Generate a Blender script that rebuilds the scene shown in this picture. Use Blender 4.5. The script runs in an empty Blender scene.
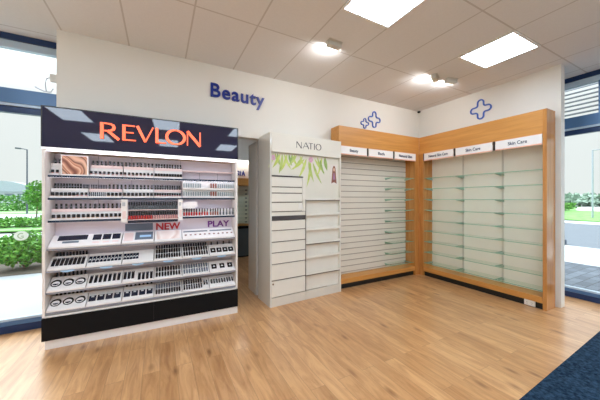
import bpy, bmesh, math, random
from mathutils import Matrix, Vector
random.seed(7)
scene = bpy.context.scene
COL = scene.collection
PI = math.pi

# ------------------------------------------------------------------ materials
def lin(c):
    if isinstance(c, str):
        c = [int(c[i:i + 2], 16) / 255 for i in (0, 2, 4)]
    return tuple((x / 12.92 if x <= 0.04045 else ((x + 0.055) / 1.055) ** 2.4) for x in c[:3]) + (1.0,)

MATS = {}
def nt(name):
    m = bpy.data.materials.new(name); m.use_nodes = True
    t = m.node_tree
    b = next(n for n in t.nodes if n.type == 'BSDF_PRINCIPLED')
    return m, t, b, t.nodes.new, t.links.new

def mat(name, col, rough=0.5, metal=0.0, coat=0.0, vary=0.04, scale=6.0, spec=0.5, emit=None, es=0.0):
    if name in MATS: return MATS[name]
    m, t, b, N, L = nt(name)
    c = lin(col)
    if vary > 0:
        tc = N('ShaderNodeTexCoord'); nz = N('ShaderNodeTexNoise'); nz.inputs['Scale'].default_value = scale
        nz.inputs['Detail'].default_value = 4
        L(tc.outputs['Object'], nz.inputs['Vector'])
        r = N('ShaderNodeValToRGB')
        r.color_ramp.elements[0].position = 0.3; r.color_ramp.elements[1].position = 0.7
        r.color_ramp.elements[0].color = tuple(x * (1 - vary) for x in c[:3]) + (1,)
        r.color_ramp.elements[1].color = tuple(min(1, x * (1 + vary)) for x in c[:3]) + (1,)
        L(nz.outputs['Fac'], r.inputs['Fac']); L(r.outputs['Color'], b.inputs['Base Color'])
    else:
        b.inputs['Base Color'].default_value = c
    b.inputs['Roughness'].default_value = rough; b.inputs['Metallic'].default_value = metal
    b.inputs['Coat Weight'].default_value = coat; b.inputs['Coat Roughness'].default_value = 0.03
    b.inputs['Specular IOR Level'].default_value = spec
    if emit:
        b.inputs['Emission Color'].default_value = lin(emit); b.inputs['Emission Strength'].default_value = es
    MATS[name] = m
    return m

def wood_mat(name, base, dark, axis='Z', rough=0.38):
    """veneer: grain streaks run along AXIS"""
    m, t, b, N, L = nt(name)
    tc = N('ShaderNodeTexCoord'); mp = N('ShaderNodeMapping')
    s = {'X': (0.8, 14, 14), 'Y': (14, 0.8, 14), 'Z': (14, 14, 0.8)}[axis]
    mp.inputs['Scale'].default_value = s
    L(tc.outputs['Object'], mp.inputs['Vector'])
    n1 = N('ShaderNodeTexNoise'); n1.inputs['Scale'].default_value = 2.2; n1.inputs['Detail'].default_value = 6
    n1.inputs['Distortion'].default_value = 0.6
    L(mp.outputs['Vector'], n1.inputs['Vector'])
    r = N('ShaderNodeValToRGB'); r.color_ramp.elements[0].position = 0.3; r.color_ramp.elements[1].position = 0.72
    r.color_ramp.elements[0].color = lin(dark); r.color_ramp.elements[1].color = lin(base)
    L(n1.outputs['Fac'], r.inputs['Fac']); L(r.outputs['Color'], b.inputs['Base Color'])
    b.inputs['Roughness'].default_value = rough
    MATS[name] = m
    return m

def floor_mat():
    m, t, b, N, L = nt('oak_floor')
    tc = N('ShaderNodeTexCoord'); mp = N('ShaderNodeMapping')
    mp.inputs['Rotation'].default_value = (0, 0, PI / 2)
    L(tc.outputs['Object'], mp.inputs['Vector'])
    br = N('ShaderNodeTexBrick')
    br.offset = 0.37; br.inputs['Scale'].default_value = 1.0
    br.inputs['Brick Width'].default_value = 1.25; br.inputs['Row Height'].default_value = 0.125
    br.inputs['Mortar Size'].default_value = 0.0016; br.inputs['Mortar Smooth'].default_value = 0.3
    br.inputs['Bias'].default_value = 0.0
    br.inputs['Color1'].default_value = (0, 0, 0, 1); br.inputs['Color2'].default_value = (1, 1, 1, 1)
    br.inputs['Mortar'].default_value = (0.3, 0.3, 0.3, 1)
    L(mp.outputs['Vector'], br.inputs['Vector'])
    # plank-to-plank tone
    rp = N('ShaderNodeValToRGB')
    e = rp.color_ramp.elements
    e[0].position = 0.0; e[0].color = lin(FLOOR_A); e[1].position = 1.0; e[1].color = lin(FLOOR_B)
    L(br.outputs['Color'], rp.inputs['Fac'])
    # grain
    mg = N('ShaderNodeMapping'); mg.inputs['Scale'].default_value = (11, 1.5, 1)
    L(tc.outputs['Object'], mg.inputs['Vector'])
    addv = N('ShaderNodeVectorMath'); addv.operation = 'MULTIPLY_ADD'
    addv.inputs[1].default_value = (7, 13, 0)
    L(br.outputs['Color'], addv.inputs[0]); L(mg.outputs['Vector'], addv.inputs[2])
    n1 = N('ShaderNodeTexNoise'); n1.inputs['Scale'].default_value = 1.6; n1.inputs['Detail'].default_value = 7
    n1.inputs['Roughness'].default_value = 0.65; n1.inputs['Distortion'].default_value = 0.9
    L(addv.outputs['Vector'], n1.inputs['Vector'])
    rg = N('ShaderNodeValToRGB'); rg.color_ramp.elements[0].position = 0.28; rg.color_ramp.elements[1].position = 0.62
    rg.color_ramp.elements[0].color = (0.68, 0.58, 0.49, 1); rg.color_ramp.elements[1].color = (1.08, 1.08, 1.08, 1)
    L(n1.outputs['Fac'], rg.inputs['Fac'])
    mx = N('ShaderNodeMix'); mx.data_type = 'RGBA'; mx.blend_type = 'MULTIPLY'; mx.inputs['Factor'].default_value = 1
    L(rp.outputs['Color'], mx.inputs['A']); L(rg.outputs['Color'], mx.inputs['B'])
    # knots
    mk = N('ShaderNodeMapping'); mk.inputs['Scale'].default_value = (6.5, 2.4, 1)
    L(tc.outputs['Object'], mk.inputs['Vector'])
    vo = N('ShaderNodeTexVoronoi'); vo.inputs['Scale'].default_value = 1.0; vo.inputs['Randomness'].default_value = 1
    L(mk.outputs['Vector'], vo.inputs['Vector'])
    rk = N('ShaderNodeValToRGB'); rk.color_ramp.elements[0].position = 0.04; rk.color_ramp.elements[1].position = 0.20
    rk.color_ramp.elements[0].color = (0.40, 0.30, 0.24, 1); rk.color_ramp.elements[1].color = (1, 1, 1, 1)
    L(vo.outputs['Distance'], rk.inputs['Fac'])
    m2 = N('ShaderNodeMix'); m2.data_type = 'RGBA'; m2.blend_type = 'MULTIPLY'; m2.inputs['Factor'].default_value = 0.8
    L(mx.outputs['Result'], m2.inputs['A']); L(rk.outputs['Color'], m2.inputs['B'])
    # seams
    m3 = N('ShaderNodeMix'); m3.data_type = 'RGBA'
    L(br.outputs['Fac'], m3.inputs['Factor']); L(m2.outputs['Result'], m3.inputs['A'])
    m3.inputs['B'].default_value = lin('9a744f')
    L(m3.outputs['Result'], b.inputs['Base Color'])
    b.inputs['Roughness'].default_value = 0.28; b.inputs['Coat Weight'].default_value = 0.35; b.inputs['Coat Roughness'].default_value = 0.12
    b.inputs['Specular IOR Level'].default_value = 0.5
    return m

def ceiling_mat():
    m, t, b, N, L = nt('ceiling_tiles')
    tc = N('ShaderNodeTexCoord'); sp = N('ShaderNodeSeparateXYZ'); L(tc.outputs['Object'], sp.inputs[0])
    def line(out, off, per, w):
        a = N('ShaderNodeMath'); a.operation = 'SUBTRACT'; L(out, a.inputs[0]); a.inputs[1].default_value = off
        p = N('ShaderNodeMath'); p.operation = 'PINGPONG'; L(a.outputs[0], p.inputs[0]); p.inputs[1].default_value = per / 2
        c = N('ShaderNodeMath'); c.operation = 'LESS_THAN'; L(p.outputs[0], c.inputs[0]); c.inputs[1].default_value = w
        return c.outputs[0]
    lx = line(sp.outputs['X'], -0.314, 0.6, 0.008); ly = line(sp.outputs['Y'], 1.394, 1.2, 0.008)
    mx = N('ShaderNodeMath'); mx.operation = 'MAXIMUM'; L(lx, mx.inputs[0]); L(ly, mx.inputs[1])
    nz = N('ShaderNodeTexNoise'); nz.inputs['Scale'].default_value = 60; L(tc.outputs['Object'], nz.inputs['Vector'])
    r = N('ShaderNodeValToRGB'); r.color_ramp.elements[0].color = lin('dddcdc'); r.color_ramp.elements[1].color = lin('e5e4e4')
    L(nz.outputs['Fac'], r.inputs['Fac'])
    c = N('ShaderNodeMix'); c.data_type = 'RGBA'; L(mx.outputs[0], c.inputs['Factor'])
    L(r.outputs['Color'], c.inputs['A']); c.inputs['B'].default_value = lin('c6c2bf')
    L(c.outputs['Result'], b.inputs['Base Color']); b.inputs['Roughness'].default_value = 0.9
    bp = N('ShaderNodeBump'); bp.inputs['Strength'].default_value = 0.15; bp.inputs['Distance'].default_value = 0.004; bp.invert = True
    L(mx.outputs[0], bp.inputs['Height']); L(bp.outputs['Normal'], b.inputs['Normal'])
    return m

def slat_mat(name, col, groove, pitch, w):
    m, t, b, N, L = nt(name)
    tc = N('ShaderNodeTexCoord'); sp = N('ShaderNodeSeparateXYZ'); L(tc.outputs['Object'], sp.inputs[0])
    p = N('ShaderNodeMath'); p.operation = 'PINGPONG'; L(sp.outputs['Z'], p.inputs[0]); p.inputs[1].default_value = pitch / 2
    c = N('ShaderNodeMath'); c.operation = 'LESS_THAN'; L(p.outputs[0], c.inputs[0]); c.inputs[1].default_value = w
    x = N('ShaderNodeMix'); x.data_type = 'RGBA'; L(c.outputs[0], x.inputs['Factor'])
    x.inputs['A'].default_value = lin(col); x.inputs['B'].default_value = lin(groove)
    L(x.outputs['Result'], b.inputs['Base Color']); b.inputs['Roughness'].default_value = 0.45
    return m

def glass_mat(name, tint, refl=1.0, ior=1.5):
    m, t, b, N, L = nt(name)
    out = next(n for n in t.nodes if n.type == 'OUTPUT_MATERIAL')
    t.nodes.remove(b)
    tr = N('ShaderNodeBsdfTransparent'); tr.inputs['Color'].default_value = lin(tint)
    gl = N('ShaderNodeBsdfGlossy'); gl.inputs['Roughness'].default_value = 0.02
    fr = N('ShaderNodeFresnel'); fr.inputs['IOR'].default_value = ior
    mu = N('ShaderNodeMath'); mu.operation = 'MULTIPLY'; mu.inputs[1].default_value = refl
    ge = N('ShaderNodeNewGeometry'); iv = N('ShaderNodeMath'); iv.operation = 'SUBTRACT'; iv.inputs[0].default_value = 1.0
    L(ge.outputs['Backfacing'], iv.inputs[1]); fb = N('ShaderNodeMath'); fb.operation = 'MULTIPLY'
    L(fr.outputs[0], fb.inputs[0]); L(iv.outputs[0], fb.inputs[1]); L(fb.outputs[0], mu.inputs[0])
    mx = N('ShaderNodeMixShader'); L(mu.outputs[0], mx.inputs[0]); L(tr.outputs[0], mx.inputs[1]); L(gl.outputs[0], mx.inputs[2])
    L(mx.outputs[0], out.inputs['Surface'])
    MATS[name] = m
    return m

def leaf_mat(name, a, b_, scale=9):
    m, t, b, N, L = nt(name)
    tc = N('ShaderNodeTexCoord'); nz = N('ShaderNodeTexNoise'); nz.inputs['Scale'].default_value = scale; nz.inputs['Detail'].default_value = 3
    L(tc.outputs['Object'], nz.inputs['Vector'])
    r = N('ShaderNodeValToRGB'); r.color_ramp.elements[0].position = 0.35; r.color_ramp.elements[1].position = 0.66
    r.color_ramp.elements[0].color = lin(a); r.color_ramp.elements[1].color = lin(b_)
    L(nz.outputs['Fac'], r.inputs['Fac']); L(r.outputs['Color'], b.inputs['Base Color']); b.inputs['Roughness'].default_value = 0.6
    return m

def paver_mat():
    m, t, b, N, L = nt('block_paving')
    tc = N('ShaderNodeTexCoord')
    br = N('ShaderNodeTexBrick'); br.inputs['Scale'].default_value = 1; br.inputs['Brick Width'].default_value = 0.3
    br.inputs['Row Height'].default_value = 0.15; br.inputs['Mortar Size'].default_value = 0.008
    br.inputs['Color1'].default_value = lin('474d57'); br.inputs['Color2'].default_value = lin('616872'); br.inputs['Mortar'].default_value = lin('363b42')
    L(tc.outputs['Object'], br.inputs['Vector']); L(br.outputs['Color'], b.inputs['Base Color']); b.inputs['Roughness'].default_value = 0.8
    return m

def mat_carpet():
    m, t, b, N, L = nt('mat_pile')
    tc = N('ShaderNodeTexCoord'); nz = N('ShaderNodeTexNoise'); nz.inputs['Scale'].default_value = 45; nz.inputs['Detail'].default_value = 5
    L(tc.outputs['Object'], nz.inputs['Vector'])
    r = N('ShaderNodeValToRGB'); r.color_ramp.elements[0].position = 0.35; r.color_ramp.elements[1].position = 0.7
    r.color_ramp.elements[0].color = lin('101f30'); r.color_ramp.elements[1].color = lin('2f465b')
    L(nz.outputs['Fac'], r.inputs['Fac']); L(r.outputs['Color'], b.inputs['Base Color']); b.inputs['Roughness'].default_value = 1.0
    b.inputs['Specular IOR Level'].default_value = 0.1
    bp = N('ShaderNodeBump'); bp.inputs['Strength'].default_value = 0.8; bp.inputs['Distance'].default_value = 0.01
    L(nz.outputs['Fac'], bp.inputs['Height']); L(bp.outputs['Normal'], b.inputs['Normal'])
    return m

def poster_mat(name, cols, scale, dist):
    """swept swatches of make-up colour"""
    m, t, b, N, L = nt(name)
    tc = N('ShaderNodeTexCoord'); wv = N('ShaderNodeTexWave'); wv.inputs['Scale'].default_value = scale
    wv.inputs['Distortion'].default_value = dist; wv.inputs['Detail'].default_value = 2; wv.inputs['Detail Scale'].default_value = 1.4
    mp = N('ShaderNodeMapping'); mp.inputs['Rotation'].default_value = (0, 0.6, 0)
    L(tc.outputs['Object'], mp.inputs['Vector']); L(mp.outputs['Vector'], wv.inputs['Vector'])
    r = N('ShaderNodeValToRGB'); e = r.color_ramp.elements
    while len(e) < len(cols): e.new(0.5)
    for i, c in enumerate(cols):
        e[i].position = i / (len(cols) - 1); e[i].color = lin(c)
    L(wv.outputs['Fac'], r.inputs['Fac']); L(r.outputs['Color'], b.inputs['Base Color']); b.inputs['Roughness'].default_value = 0.35
    return m

FLOOR_A, FLOOR_B = 'bb8b5c', 'cfa070'
M_FLOOR = floor_mat(); M_CEIL = ceiling_mat()
M_WALL = mat('painted_wall', 'e4e1db', 0.85, vary=0.012, scale=2)
M_SKIRT = mat('painted_trim', 'd5d0c8', 0.5, vary=0.02)
M_WHITE = mat('white_laminate', 'e6e1de', 0.35, vary=0.015)
M_WHITE_TRAY = mat('white_acrylic', 'e9e6e6', 0.25, vary=0.02)
M_CREAM = mat('cream_laminate', 'dfdbd1', 0.32, vary=0.015)
M_GLOSSW = mat('gloss_white_panel', 'd9d7d0', 0.09, coat=1.0, vary=0.012)
M_DARKGAP = mat('dark_reveal', '6f675e', 0.6, vary=0.05)
M_BROWNGLASS = mat('smoked_acrylic', '453c3b', 0.15, vary=0.05)
M_BLACKGLOSS = mat('gloss_black', '2c2d45', 0.03, vary=0.0, spec=0.40)
M_BLACKFRAME = mat('dark_grey_frame', '2b2b2f', 0.35, vary=0.04)
M_BLACKPANEL = mat('black_panel', '090a0e', 0.55, vary=0.06, spec=0.2)
M_LAV = mat('lavender_back_panel', 'd9d2dc', 0.55, vary=0.02)
M_PINK = mat('pale_pink_card', 'e6cfcd', 0.5, vary=0.05)
M_EDGE = mat('dark_blue_shelf_edge', '1d3148', 0.25, vary=0.05)
M_ORANGE = mat('glowing_orange', 'ff7a58', 0.4, vary=0, emit='ff6a44', es=0.85)
M_LED = mat('led_strip', 'ffffff', 0.5, vary=0, emit='f4f4ff', es=.4)
M_LED2 = mat('shelf_led', 'ffffff', 0.5, vary=0, emit='efefff', es=5.0)
M_PANEL = mat('light_diffuser', 'ffffff', 0.5, vary=0, emit='ddefff', es=12.3)
M_LAMPF = mat('lamp_frame', 'f0efec', 0.4, vary=0.01)
M_WOODH = wood_mat('beech_veneer_across', 'd2964f', 'bd8140', 'X')
M_WOODHY = wood_mat('beech_veneer_along', 'd2964f', 'bd8140', 'Y')
M_WOODV = wood_mat('beech_veneer_upright', 'c98d4e', 'b0763c', 'Z', 0.16)
M_KICK = mat('black_plinth', '0d0c0d', 0.5, vary=0.05)
M_SLAT = slat_mat('white_slatwall', 'ddd8cc', '9f978a', 0.0975, 0.007)
M_BACKP = mat('off_white_back_panel', 'f0ece0', 0.5, vary=0.012)
M_JOINT = mat('grey_joint', 'd0cbbf', 0.6, vary=0.02)
M_JOINT2 = mat('slate_joint', '857f8e', .6, vary=.02)
M_GSHELF = glass_mat('green_shelf_glass', 'f8fdfa', .7)
M_GEDGE = mat('green_glass_edge', '86b89b', 0.15, vary=0.05)
M_PANE = glass_mat('window_glass', 'f6faf9', 0.9)
M_SIGNW = mat('white_sign_plate', 'efeceb', 0.4, vary=0.01)
M_SIGNR = mat('salmon_sign_edge', 'eeb7a0', 0.5, vary=0.03)
M_BLUE = mat('sign_blue', '05288a', 0.4, vary=0.03)
M_BLUE2 = mat('cross_blue', '3f63b8', 0.4, vary=0.03)
M_TXT = mat('navy_print', '2a3350', 0.5, vary=0)
M_GREYTXT = mat('dark_grey_print', '4a4648', 0.5, vary=0)
M_REDTXT = mat('red_print', 'b01f2c', 0.5, vary=0)
M_PURTXT = mat('purple_print', '6a2280', 0.5, vary=0)
M_FRAME = mat('navy_aluminium', '4d719c', 0.3, metal=0.15, vary=0.03)
M_FRAMED = mat('deep_navy_aluminium', '14305c', 0.3, metal=0.1, vary=0.03)
M_FRAMEL = mat('pale_aluminium', 'b9cbdd', 0.3, metal=0.1, vary=0.02)
M_BLACK = mat('black_plastic', '15161d', 0.25, vary=0.05)
M_NAVY = mat('ink_plastic', '1d2336', 0.25, vary=0.05)
M_SILVER = mat('silver_band', 'c3c6cc', 0.25, metal=0.8, vary=0.02)
M_GREY = mat('slate_card', '5e6b7c', 0.4, vary=0.06)
M_TEAL = mat('teal_plastic', '596066', 0.3, vary=0.08)
M_RED = mat('red_lacquer', 'bb3430', 0.2, vary=0.1)
M_ROSE = mat('rose_lacquer', 'cf9a98', 0.25, vary=0.1)
M_BROWN = mat('brown_lacquer', '94503f', 0.3, vary=0.1)
M_SKIN = mat('beige_liquid', 'd3a787', 0.3, vary=0.05)
M_PALEBLUE = mat('pale_blue_acrylic', 'a9cdec', 0.2, vary=0.03)
M_BRK = mat('sage_bracket', '8fae9d', .35, vary=.03)
M_CHROME = mat('chrome', 'd0d0d0', 0.15, metal=1.0, vary=0)
M_PACKA = mat('grey_green_pack', '8f9ea3', 0.3, vary=0.1)
M_PACKB = mat('pale_card_pack', 'd5d9dc', 0.4, vary=0.05)

def frosted():
    m, t, b, N, L = nt('frosted_white')
    out = next(n for n in t.nodes if n.type == 'OUTPUT_MATERIAL'); t.nodes.remove(b)
    d = N('ShaderNodeBsdfDiffuse'); d.inputs['Color'].default_value = lin('eef3ee'); r = N('ShaderNodeBsdfTranslucent'); r.inputs['Color'].default_value = lin('eef3ee')
    x = N('ShaderNodeMixShader'); L(d.outputs[0], x.inputs[1]); L(r.outputs[0], x.inputs[2]); L(x.outputs[0], out.inputs['Surface'])
    return m

# ------------------------------------------------------------------ mesh builder
class B:
    def __init__(s): s.v = []; s.f = []; s.m = []
    def add(s, vs, fs, m=0):
        o = len(s.v); s.v += [tuple(p) for p in vs]; s.f += [tuple(o + i for i in f) for f in fs]; s.m += [m] * len(fs); return s
    def box(s, x0, x1, y0, y1, z0, z1, m=0):
        v = [(x0, y0, z0), (x1, y0, z0), (x1, y1, z0), (x0, y1, z0), (x0, y0, z1), (x1, y0, z1), (x1, y1, z1), (x0, y1, z1)]
        return s.add(v, [(0, 3, 2, 1), (4, 5, 6, 7), (0, 1, 5, 4), (1, 2, 6, 5), (2, 3, 7, 6), (3, 0, 4, 7)], m)
    def prism(s, poly, fn, a, c, m=0):
        """polygon (u,v) extruded between depths a and c through fn(u,v,d)"""
        n = len(poly)
        v = [fn(u, w, a) for u, w in poly] + [fn(u, w, c) for u, w in poly]
        return s.add(v, [tuple(range(n)), tuple(range(2 * n - 1, n - 1, -1))] + [(i, i + n, (i + 1) % n + n, (i + 1) % n) for i in range(n)], m)
    def strip(s, pts, fn, a, c, m=0, closed=False):
        """ribbon with varying width: pts = (u, v, w)"""
        n = len(pts); L = []; R = []
        for i in range(n):
            p0 = pts[(i - 1) % n] if closed or i > 0 else pts[i]
            p1 = pts[(i + 1) % n] if closed or i < n - 1 else pts[i]
            dx, dy = p1[0] - p0[0], p1[1] - p0[1]; l = math.hypot(dx, dy) or 1
            nx, ny = -dy / l, dx / l; u, w, t = pts[i]
            L.append((u + nx * t / 2, w + ny * t / 2)); R.append((u - nx * t / 2, w - ny * t / 2))
        for i in range(n if closed else n - 1):
            j = (i + 1) % n
            s.prism([L[i], L[j], R[j], R[i]], fn, a, c, m)
        return s
    def lathe(s, prof, seg=12, c=(0, 0, 0), m=0):
        """prof = (r, z[, mat])"""
        n = len(prof); v = []
        for p in prof:
            for k in range(seg):
                a = 2 * PI * k / seg
                v.append((c[0] + p[0] * math.cos(a), c[1] + p[0] * math.sin(a), c[2] + p[1]))
        o = len(s.v); s.v += v
        for i in range(n - 1):
            mm = prof[i][2] if len(prof[i]) > 2 else m
            for k in range(seg):
                q = (k + 1) % seg
                s.f.append((o + i * seg + k, o + i * seg + q, o + (i + 1) * seg + q, o + (i + 1) * seg + k)); s.m.append(mm)
        s.f.append(tuple(o + k for k in range(seg))[::-1]); s.m.append(prof[0][2] if len(prof[0]) > 2 else m)
        s.f.append(tuple(o + (n - 1) * seg + k for k in range(seg))); s.m.append(prof[-1][2] if len(prof[-1]) > 2 else m)
        return s
    def tube(s, pts, r, seg=8, m=0):
        pts = [Vector(p) for p in pts]; rings = []; o = len(s.v)
        rr = r if isinstance(r, (list, tuple)) else [r] * len(pts)
        for i, p in enumerate(pts):
            d = (pts[min(i + 1, len(pts) - 1)] - pts[max(i - 1, 0)]).normalized()
            up = Vector((0, 0, 1)) if abs(d.z) < 0.9 else Vector((1, 0, 0))
            a = d.cross(up).normalized(); b = d.cross(a)
            for k in range(seg):
                t = 2 * PI * k / seg
                s.v.append(tuple(p + (a * math.cos(t) + b * math.sin(t)) * rr[i]))
        for i in range(len(pts) - 1):
            for k in range(seg):
                q = (k + 1) % seg
                s.f.append((o + i * seg + k, o + i * seg + q, o + (i + 1) * seg + q, o + (i + 1) * seg + k)); s.m.append(m)
        s.f.append(tuple(o + k for k in range(seg))[::-1]); s.m.append(m)
        s.f.append(tuple(o + (len(pts) - 1) * seg + k for k in range(seg))); s.m.append(m)
        return s
    def mesh(s, name, mats, origin=(0, 0, 0)):
        me = bpy.data.meshes.new(name)
        me.from_pydata([(p[0] - origin[0], p[1] - origin[1], p[2] - origin[2]) for p in s.v], [], s.f)
        for m in (mats if isinstance(mats, (list, tuple)) else [mats]): me.materials.append(m)
        me.polygons.foreach_set('material_index', s.m)
        bm = bmesh.new(); bm.from_mesh(me); bmesh.ops.recalc_face_normals(bm, faces=bm.faces); bm.to_mesh(me); bm.free()
        return me
    def build(s, name, mats, parent=None, origin=None, bev=0.0, smooth=False, label=None):
        """parent: the Empty/mesh it belongs to (vertices are given in the same frame as the thing's own origin)"""
        org = origin if origin is not None else (parent['_o'] if parent is not None else (0, 0, 0))
        o = bpy.data.objects.new(name, s.mesh(name, mats, org)); COL.objects.link(o)
        o['_o'] = tuple(org)
        if parent is None: o.location = org
        else: o.parent = parent
        if bev:
            b = o.modifiers.new('edge', 'BEVEL'); b.width = bev; b.segments = 2; b.limit_method = 'ANGLE'
        if smooth:
            for p in o.data.polygons: p.use_smooth = True
        if label: o['label'] = label
        return o

def thing(name, label, cat, origin=(0, 0, 0), group=None):
    o = bpy.data.objects.new(name, None); COL.objects.link(o); o.location = origin; o['_o'] = tuple(origin)
    o['label'] = label; o['category'] = cat; o.empty_display_size = 0.05
    if group: o['group'] = group
    return o
def tag(o, label, cat, group=None):
    o['label'] = label; o['category'] = cat
    if group: o['group'] = group
    return o
def structure(o, label=None):
    o['kind'] = 'structure'
    if label: o['label'] = label
    return o

def XZ(y0=0): return lambda u, w, d: (u, d, w)      # polygon in X-Z, depth along Y
def YZ(): return lambda u, w, d: (d, u, w)           # polygon in Y-Z, depth along X
def XY(): return lambda u, w, d: (u, w, d)

def text_builder(txt, size_w, height, bold=0.0, spacing=1.0):
    """lettering outline -> triangles; returns (verts2d, faces, w, h) scaled to the given width and cap height"""
    cu = bpy.data.curves.new('t', 'FONT'); cu.body = txt; cu.size = 1; cu.offset = bold; cu.space_character = spacing
    cu.resolution_u = 4
    ob = bpy.data.objects.new('t', cu); COL.objects.link(ob)
    bpy.context.view_layer.update()
    dg = bpy.context.evaluated_depsgraph_get()
    me = bpy.data.meshes.new_from_object(ob.evaluated_get(dg))
    vs = [(v.co.x, v.co.y) for v in me.vertices]; fs = [tuple(p.vertices) for p in me.polygons]
    bpy.data.objects.remove(ob); bpy.data.curves.remove(cu); bpy.data.meshes.remove(me)
    x0 = min(v[0] for v in vs); x1 = max(v[0] for v in vs); cap = 0.73
    sx = size_w / (x1 - x0) if size_w else height / cap; sy = height / cap
    return [((u - x0) * sx, w * sy) for u, w in vs], fs
def add_text(b, txt, fn, width, height, d0, d1, m=0, bold=0.0, spacing=1.0, at=(0, 0)):
    """flat extruded lettering: outline faces on both depths plus side walls"""
    vs, fs = text_builder(txt, width, height, bold, spacing)
    vs = [(u + at[0], w + at[1]) for u, w in vs]
    n = len(vs); ed = {}
    for f in fs:
        for i in range(len(f)):
            a, c = f[i], f[(i + 1) % len(f)]
            ed[(a, c)] = 1
    side = [(a, c, c + n, a + n) for (a, c) in ed if (c, a) not in ed]
    b.add([fn(u, w, d0) for u, w in vs] + [fn(u, w, d1) for u, w in vs], [tuple(f) for f in fs] + [tuple(i + n for i in f[::-1]) for f in fs] + side, m)

# ================================================================== SETTING
YW, XW, ZC = 3.63, 4.656, 3.206
XL, XR, YS = -4.6, 5.305, -4.6
b = B(); b.box(XL, XR + 0.1, YS, 3.75, -0.12, 0); b.box(XL, -0.95, 3.75, 4.02, -0.12, 0); b.box(-0.95, 4.9, 3.75, 7.0, -0.12, 0)
structure(b.build('floor', M_FLOOR))
b = B(); b.box(XL, XR + 0.12, YS, 4.02, ZC, ZC + 0.1); b.box(-0.95, 4.9, 4.02, 7.0, ZC, ZC + 0.1)
structure(b.build('ceiling', M_CEIL))
OX0, OX1, OZ = 0.70, 2.478, 2.295
b = B()
b.box(-0.954, OX0, YW, 3.75, 0, ZC); b.box(OX1, 4.77, YW, 3.75, 0, ZC); b.box(OX0, OX1, YW, 3.75, OZ, ZC)
structure(b.build('wall_back', M_WALL))
b = B(); b.box(XW, 4.769, 1.4635, YW - 0.001, 0, ZC); structure(b.build('wall_right', M_WALL))
b = B(); b.box(-1.06, -0.955, 4.045, 7.0, 0, ZC); structure(b.build('wall_side', M_WALL))
b = B(); b.box(-1.06, 5.0, 6.8, 6.95, 0, ZC); b.box(4.8, 4.95, 3.76, 6.8, 0, ZC); structure(b.build('wall_far', M_WALL))
b = B(); b.box(XL - 0.12, XL, 3.6, 4.02, 0, ZC); b.box(XL - 0.12, XL, YS, YS + .4, 0, ZC); structure(b.build('wall_left', M_WALL))
b = B(); b.box(XL, XR + 0.1, YS - 0.12, YS, 0, ZC); structure(b.build('wall_rear', M_WALL))
b = B(); b.box(4.77, XR + 0.1, 3.66, 3.75, 0, ZC); structure(b.build('wall_end', M_WALL))

# windows: frame members as one structure mesh, panes as children
def window(name, along, w0, w1, plane, mull, tmull, out):
    """along 'X' or 'Y'; plane = inner face coordinate; out = +1 direction of outside"""
    def bx(bb, a0, a1, d0, d1, z0, z1, m=0):
        lo, hi = sorted((plane + out * d0, plane + out * d1))
        if along == 'X': bb.box(a0, a1, lo, hi, z0, z1, m)
        else: bb.box(lo, hi, a0, a1, z0, z1, m)
    bb = B()
    bx(bb, w0, w1, 0, .09, 3.14, ZC, 1)            # head
    bx(bb, w0, w1, .02, .08, 3.06, 3.14, 2)
    bx(bb, w0, w1, -.015, .09, 2.462, 2.615, 0)    # transom beam
    bx(bb, w0, w1, .0, .09, 2.435, 2.462, 2)
    bx(bb, w0, w1, .02, .08, 2.365, 2.435, 1)
    bx(bb, w0, w1, .0, .09, 0, .075, 1)            # sill
    bx(bb, w0, w1, .01, .09, .075, .12, 0)
    bx(bb, w0, w1, .02, .08, .12, .145, 2)
    for x in mull: bx(bb, x - .03, x + .03, .0, .09, .145, 2.365, 0)
    for x in tmull: bx(bb, x - .035, x + .035, .0, .09, 2.615, 3.06, 0)
    f = structure(bb.build(name, [M_FRAME, M_FRAMED, M_FRAMEL]))
    p = B(); bx(p, w0, w1, .045, .055, .145, 2.365); p.build('window_pane', M_PANE, f)
    p = B(); bx(p, w0, w1, .045, .055, 2.615, 3.06); p.build('window_pane', M_PANE, f)
    return f
window('window_1', 'X', XL, -0.957, 3.945, (-2.9, -.988), (-2.9, -.985), 1)
window('added_daylight_window', 'Y', YS + .4, 3.6, XL, (2.2, .6, -1.0, -2.6), (2.2, .6, -1.0, -2.6), -1)  # unseen glazing in the left wall, added to bring in more daylight
window('window_2', 'Y', YS, 3.655, XR, (3.62, -1.4, -3.0), (1.25, -1.4, 3.62), 1)

# ------------------------------------------------------------------ ceiling lights
def ceiling_light(x, y, label, group=None, ly=.298):
    t = thing('ceiling_light', label, 'ceiling light', (x, y, ZC - 0.001), group)
    f = B(); z0, z1 = ZC - 0.012, ZC - 0.001; h = 0.298; w = 0.022
    f.box(x - h, x + h, y - ly, y - ly + w, z0, z1); f.box(x - h, x + h, y + ly - w, y + ly, z0, z1)
    f.box(x - h, x - h + w, y - ly + w, y + ly - w, z0, z1); f.box(x + h - w, x + h, y - ly + w, y + ly - w, z0, z1)
    f.build('light_frame', M_LAMPF, t)
    d = B(); d.box(x - h + w, x + h - w, y - ly + w, y + ly - w, z0 + .003, z1); d.build('diffuser', M_PANEL, t)
    return t
ceiling_light(1.786, 1.694, 'square white ceiling light panel above the open floor, cut by the upper photo edge')
ceiling_light(3.586, 1.694, 'square white ceiling light panel near the beech shelves on the window side')
for x in (-1.814, -0.014, 1.786, 3.586):
    for y in (1.694, -0.406, -2.806):
        if y > 1 and x > 1: continue
        if y > 1: ceiling_light(x, y, 'square white ceiling light panel out of frame above the make-up stand side', 'ceiling lights over the make-up side')
        else: ceiling_light(x, y, 'long white ceiling light panel seen only mirrored in the black stand header', 'ceiling lights behind the viewer', .598)
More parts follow.
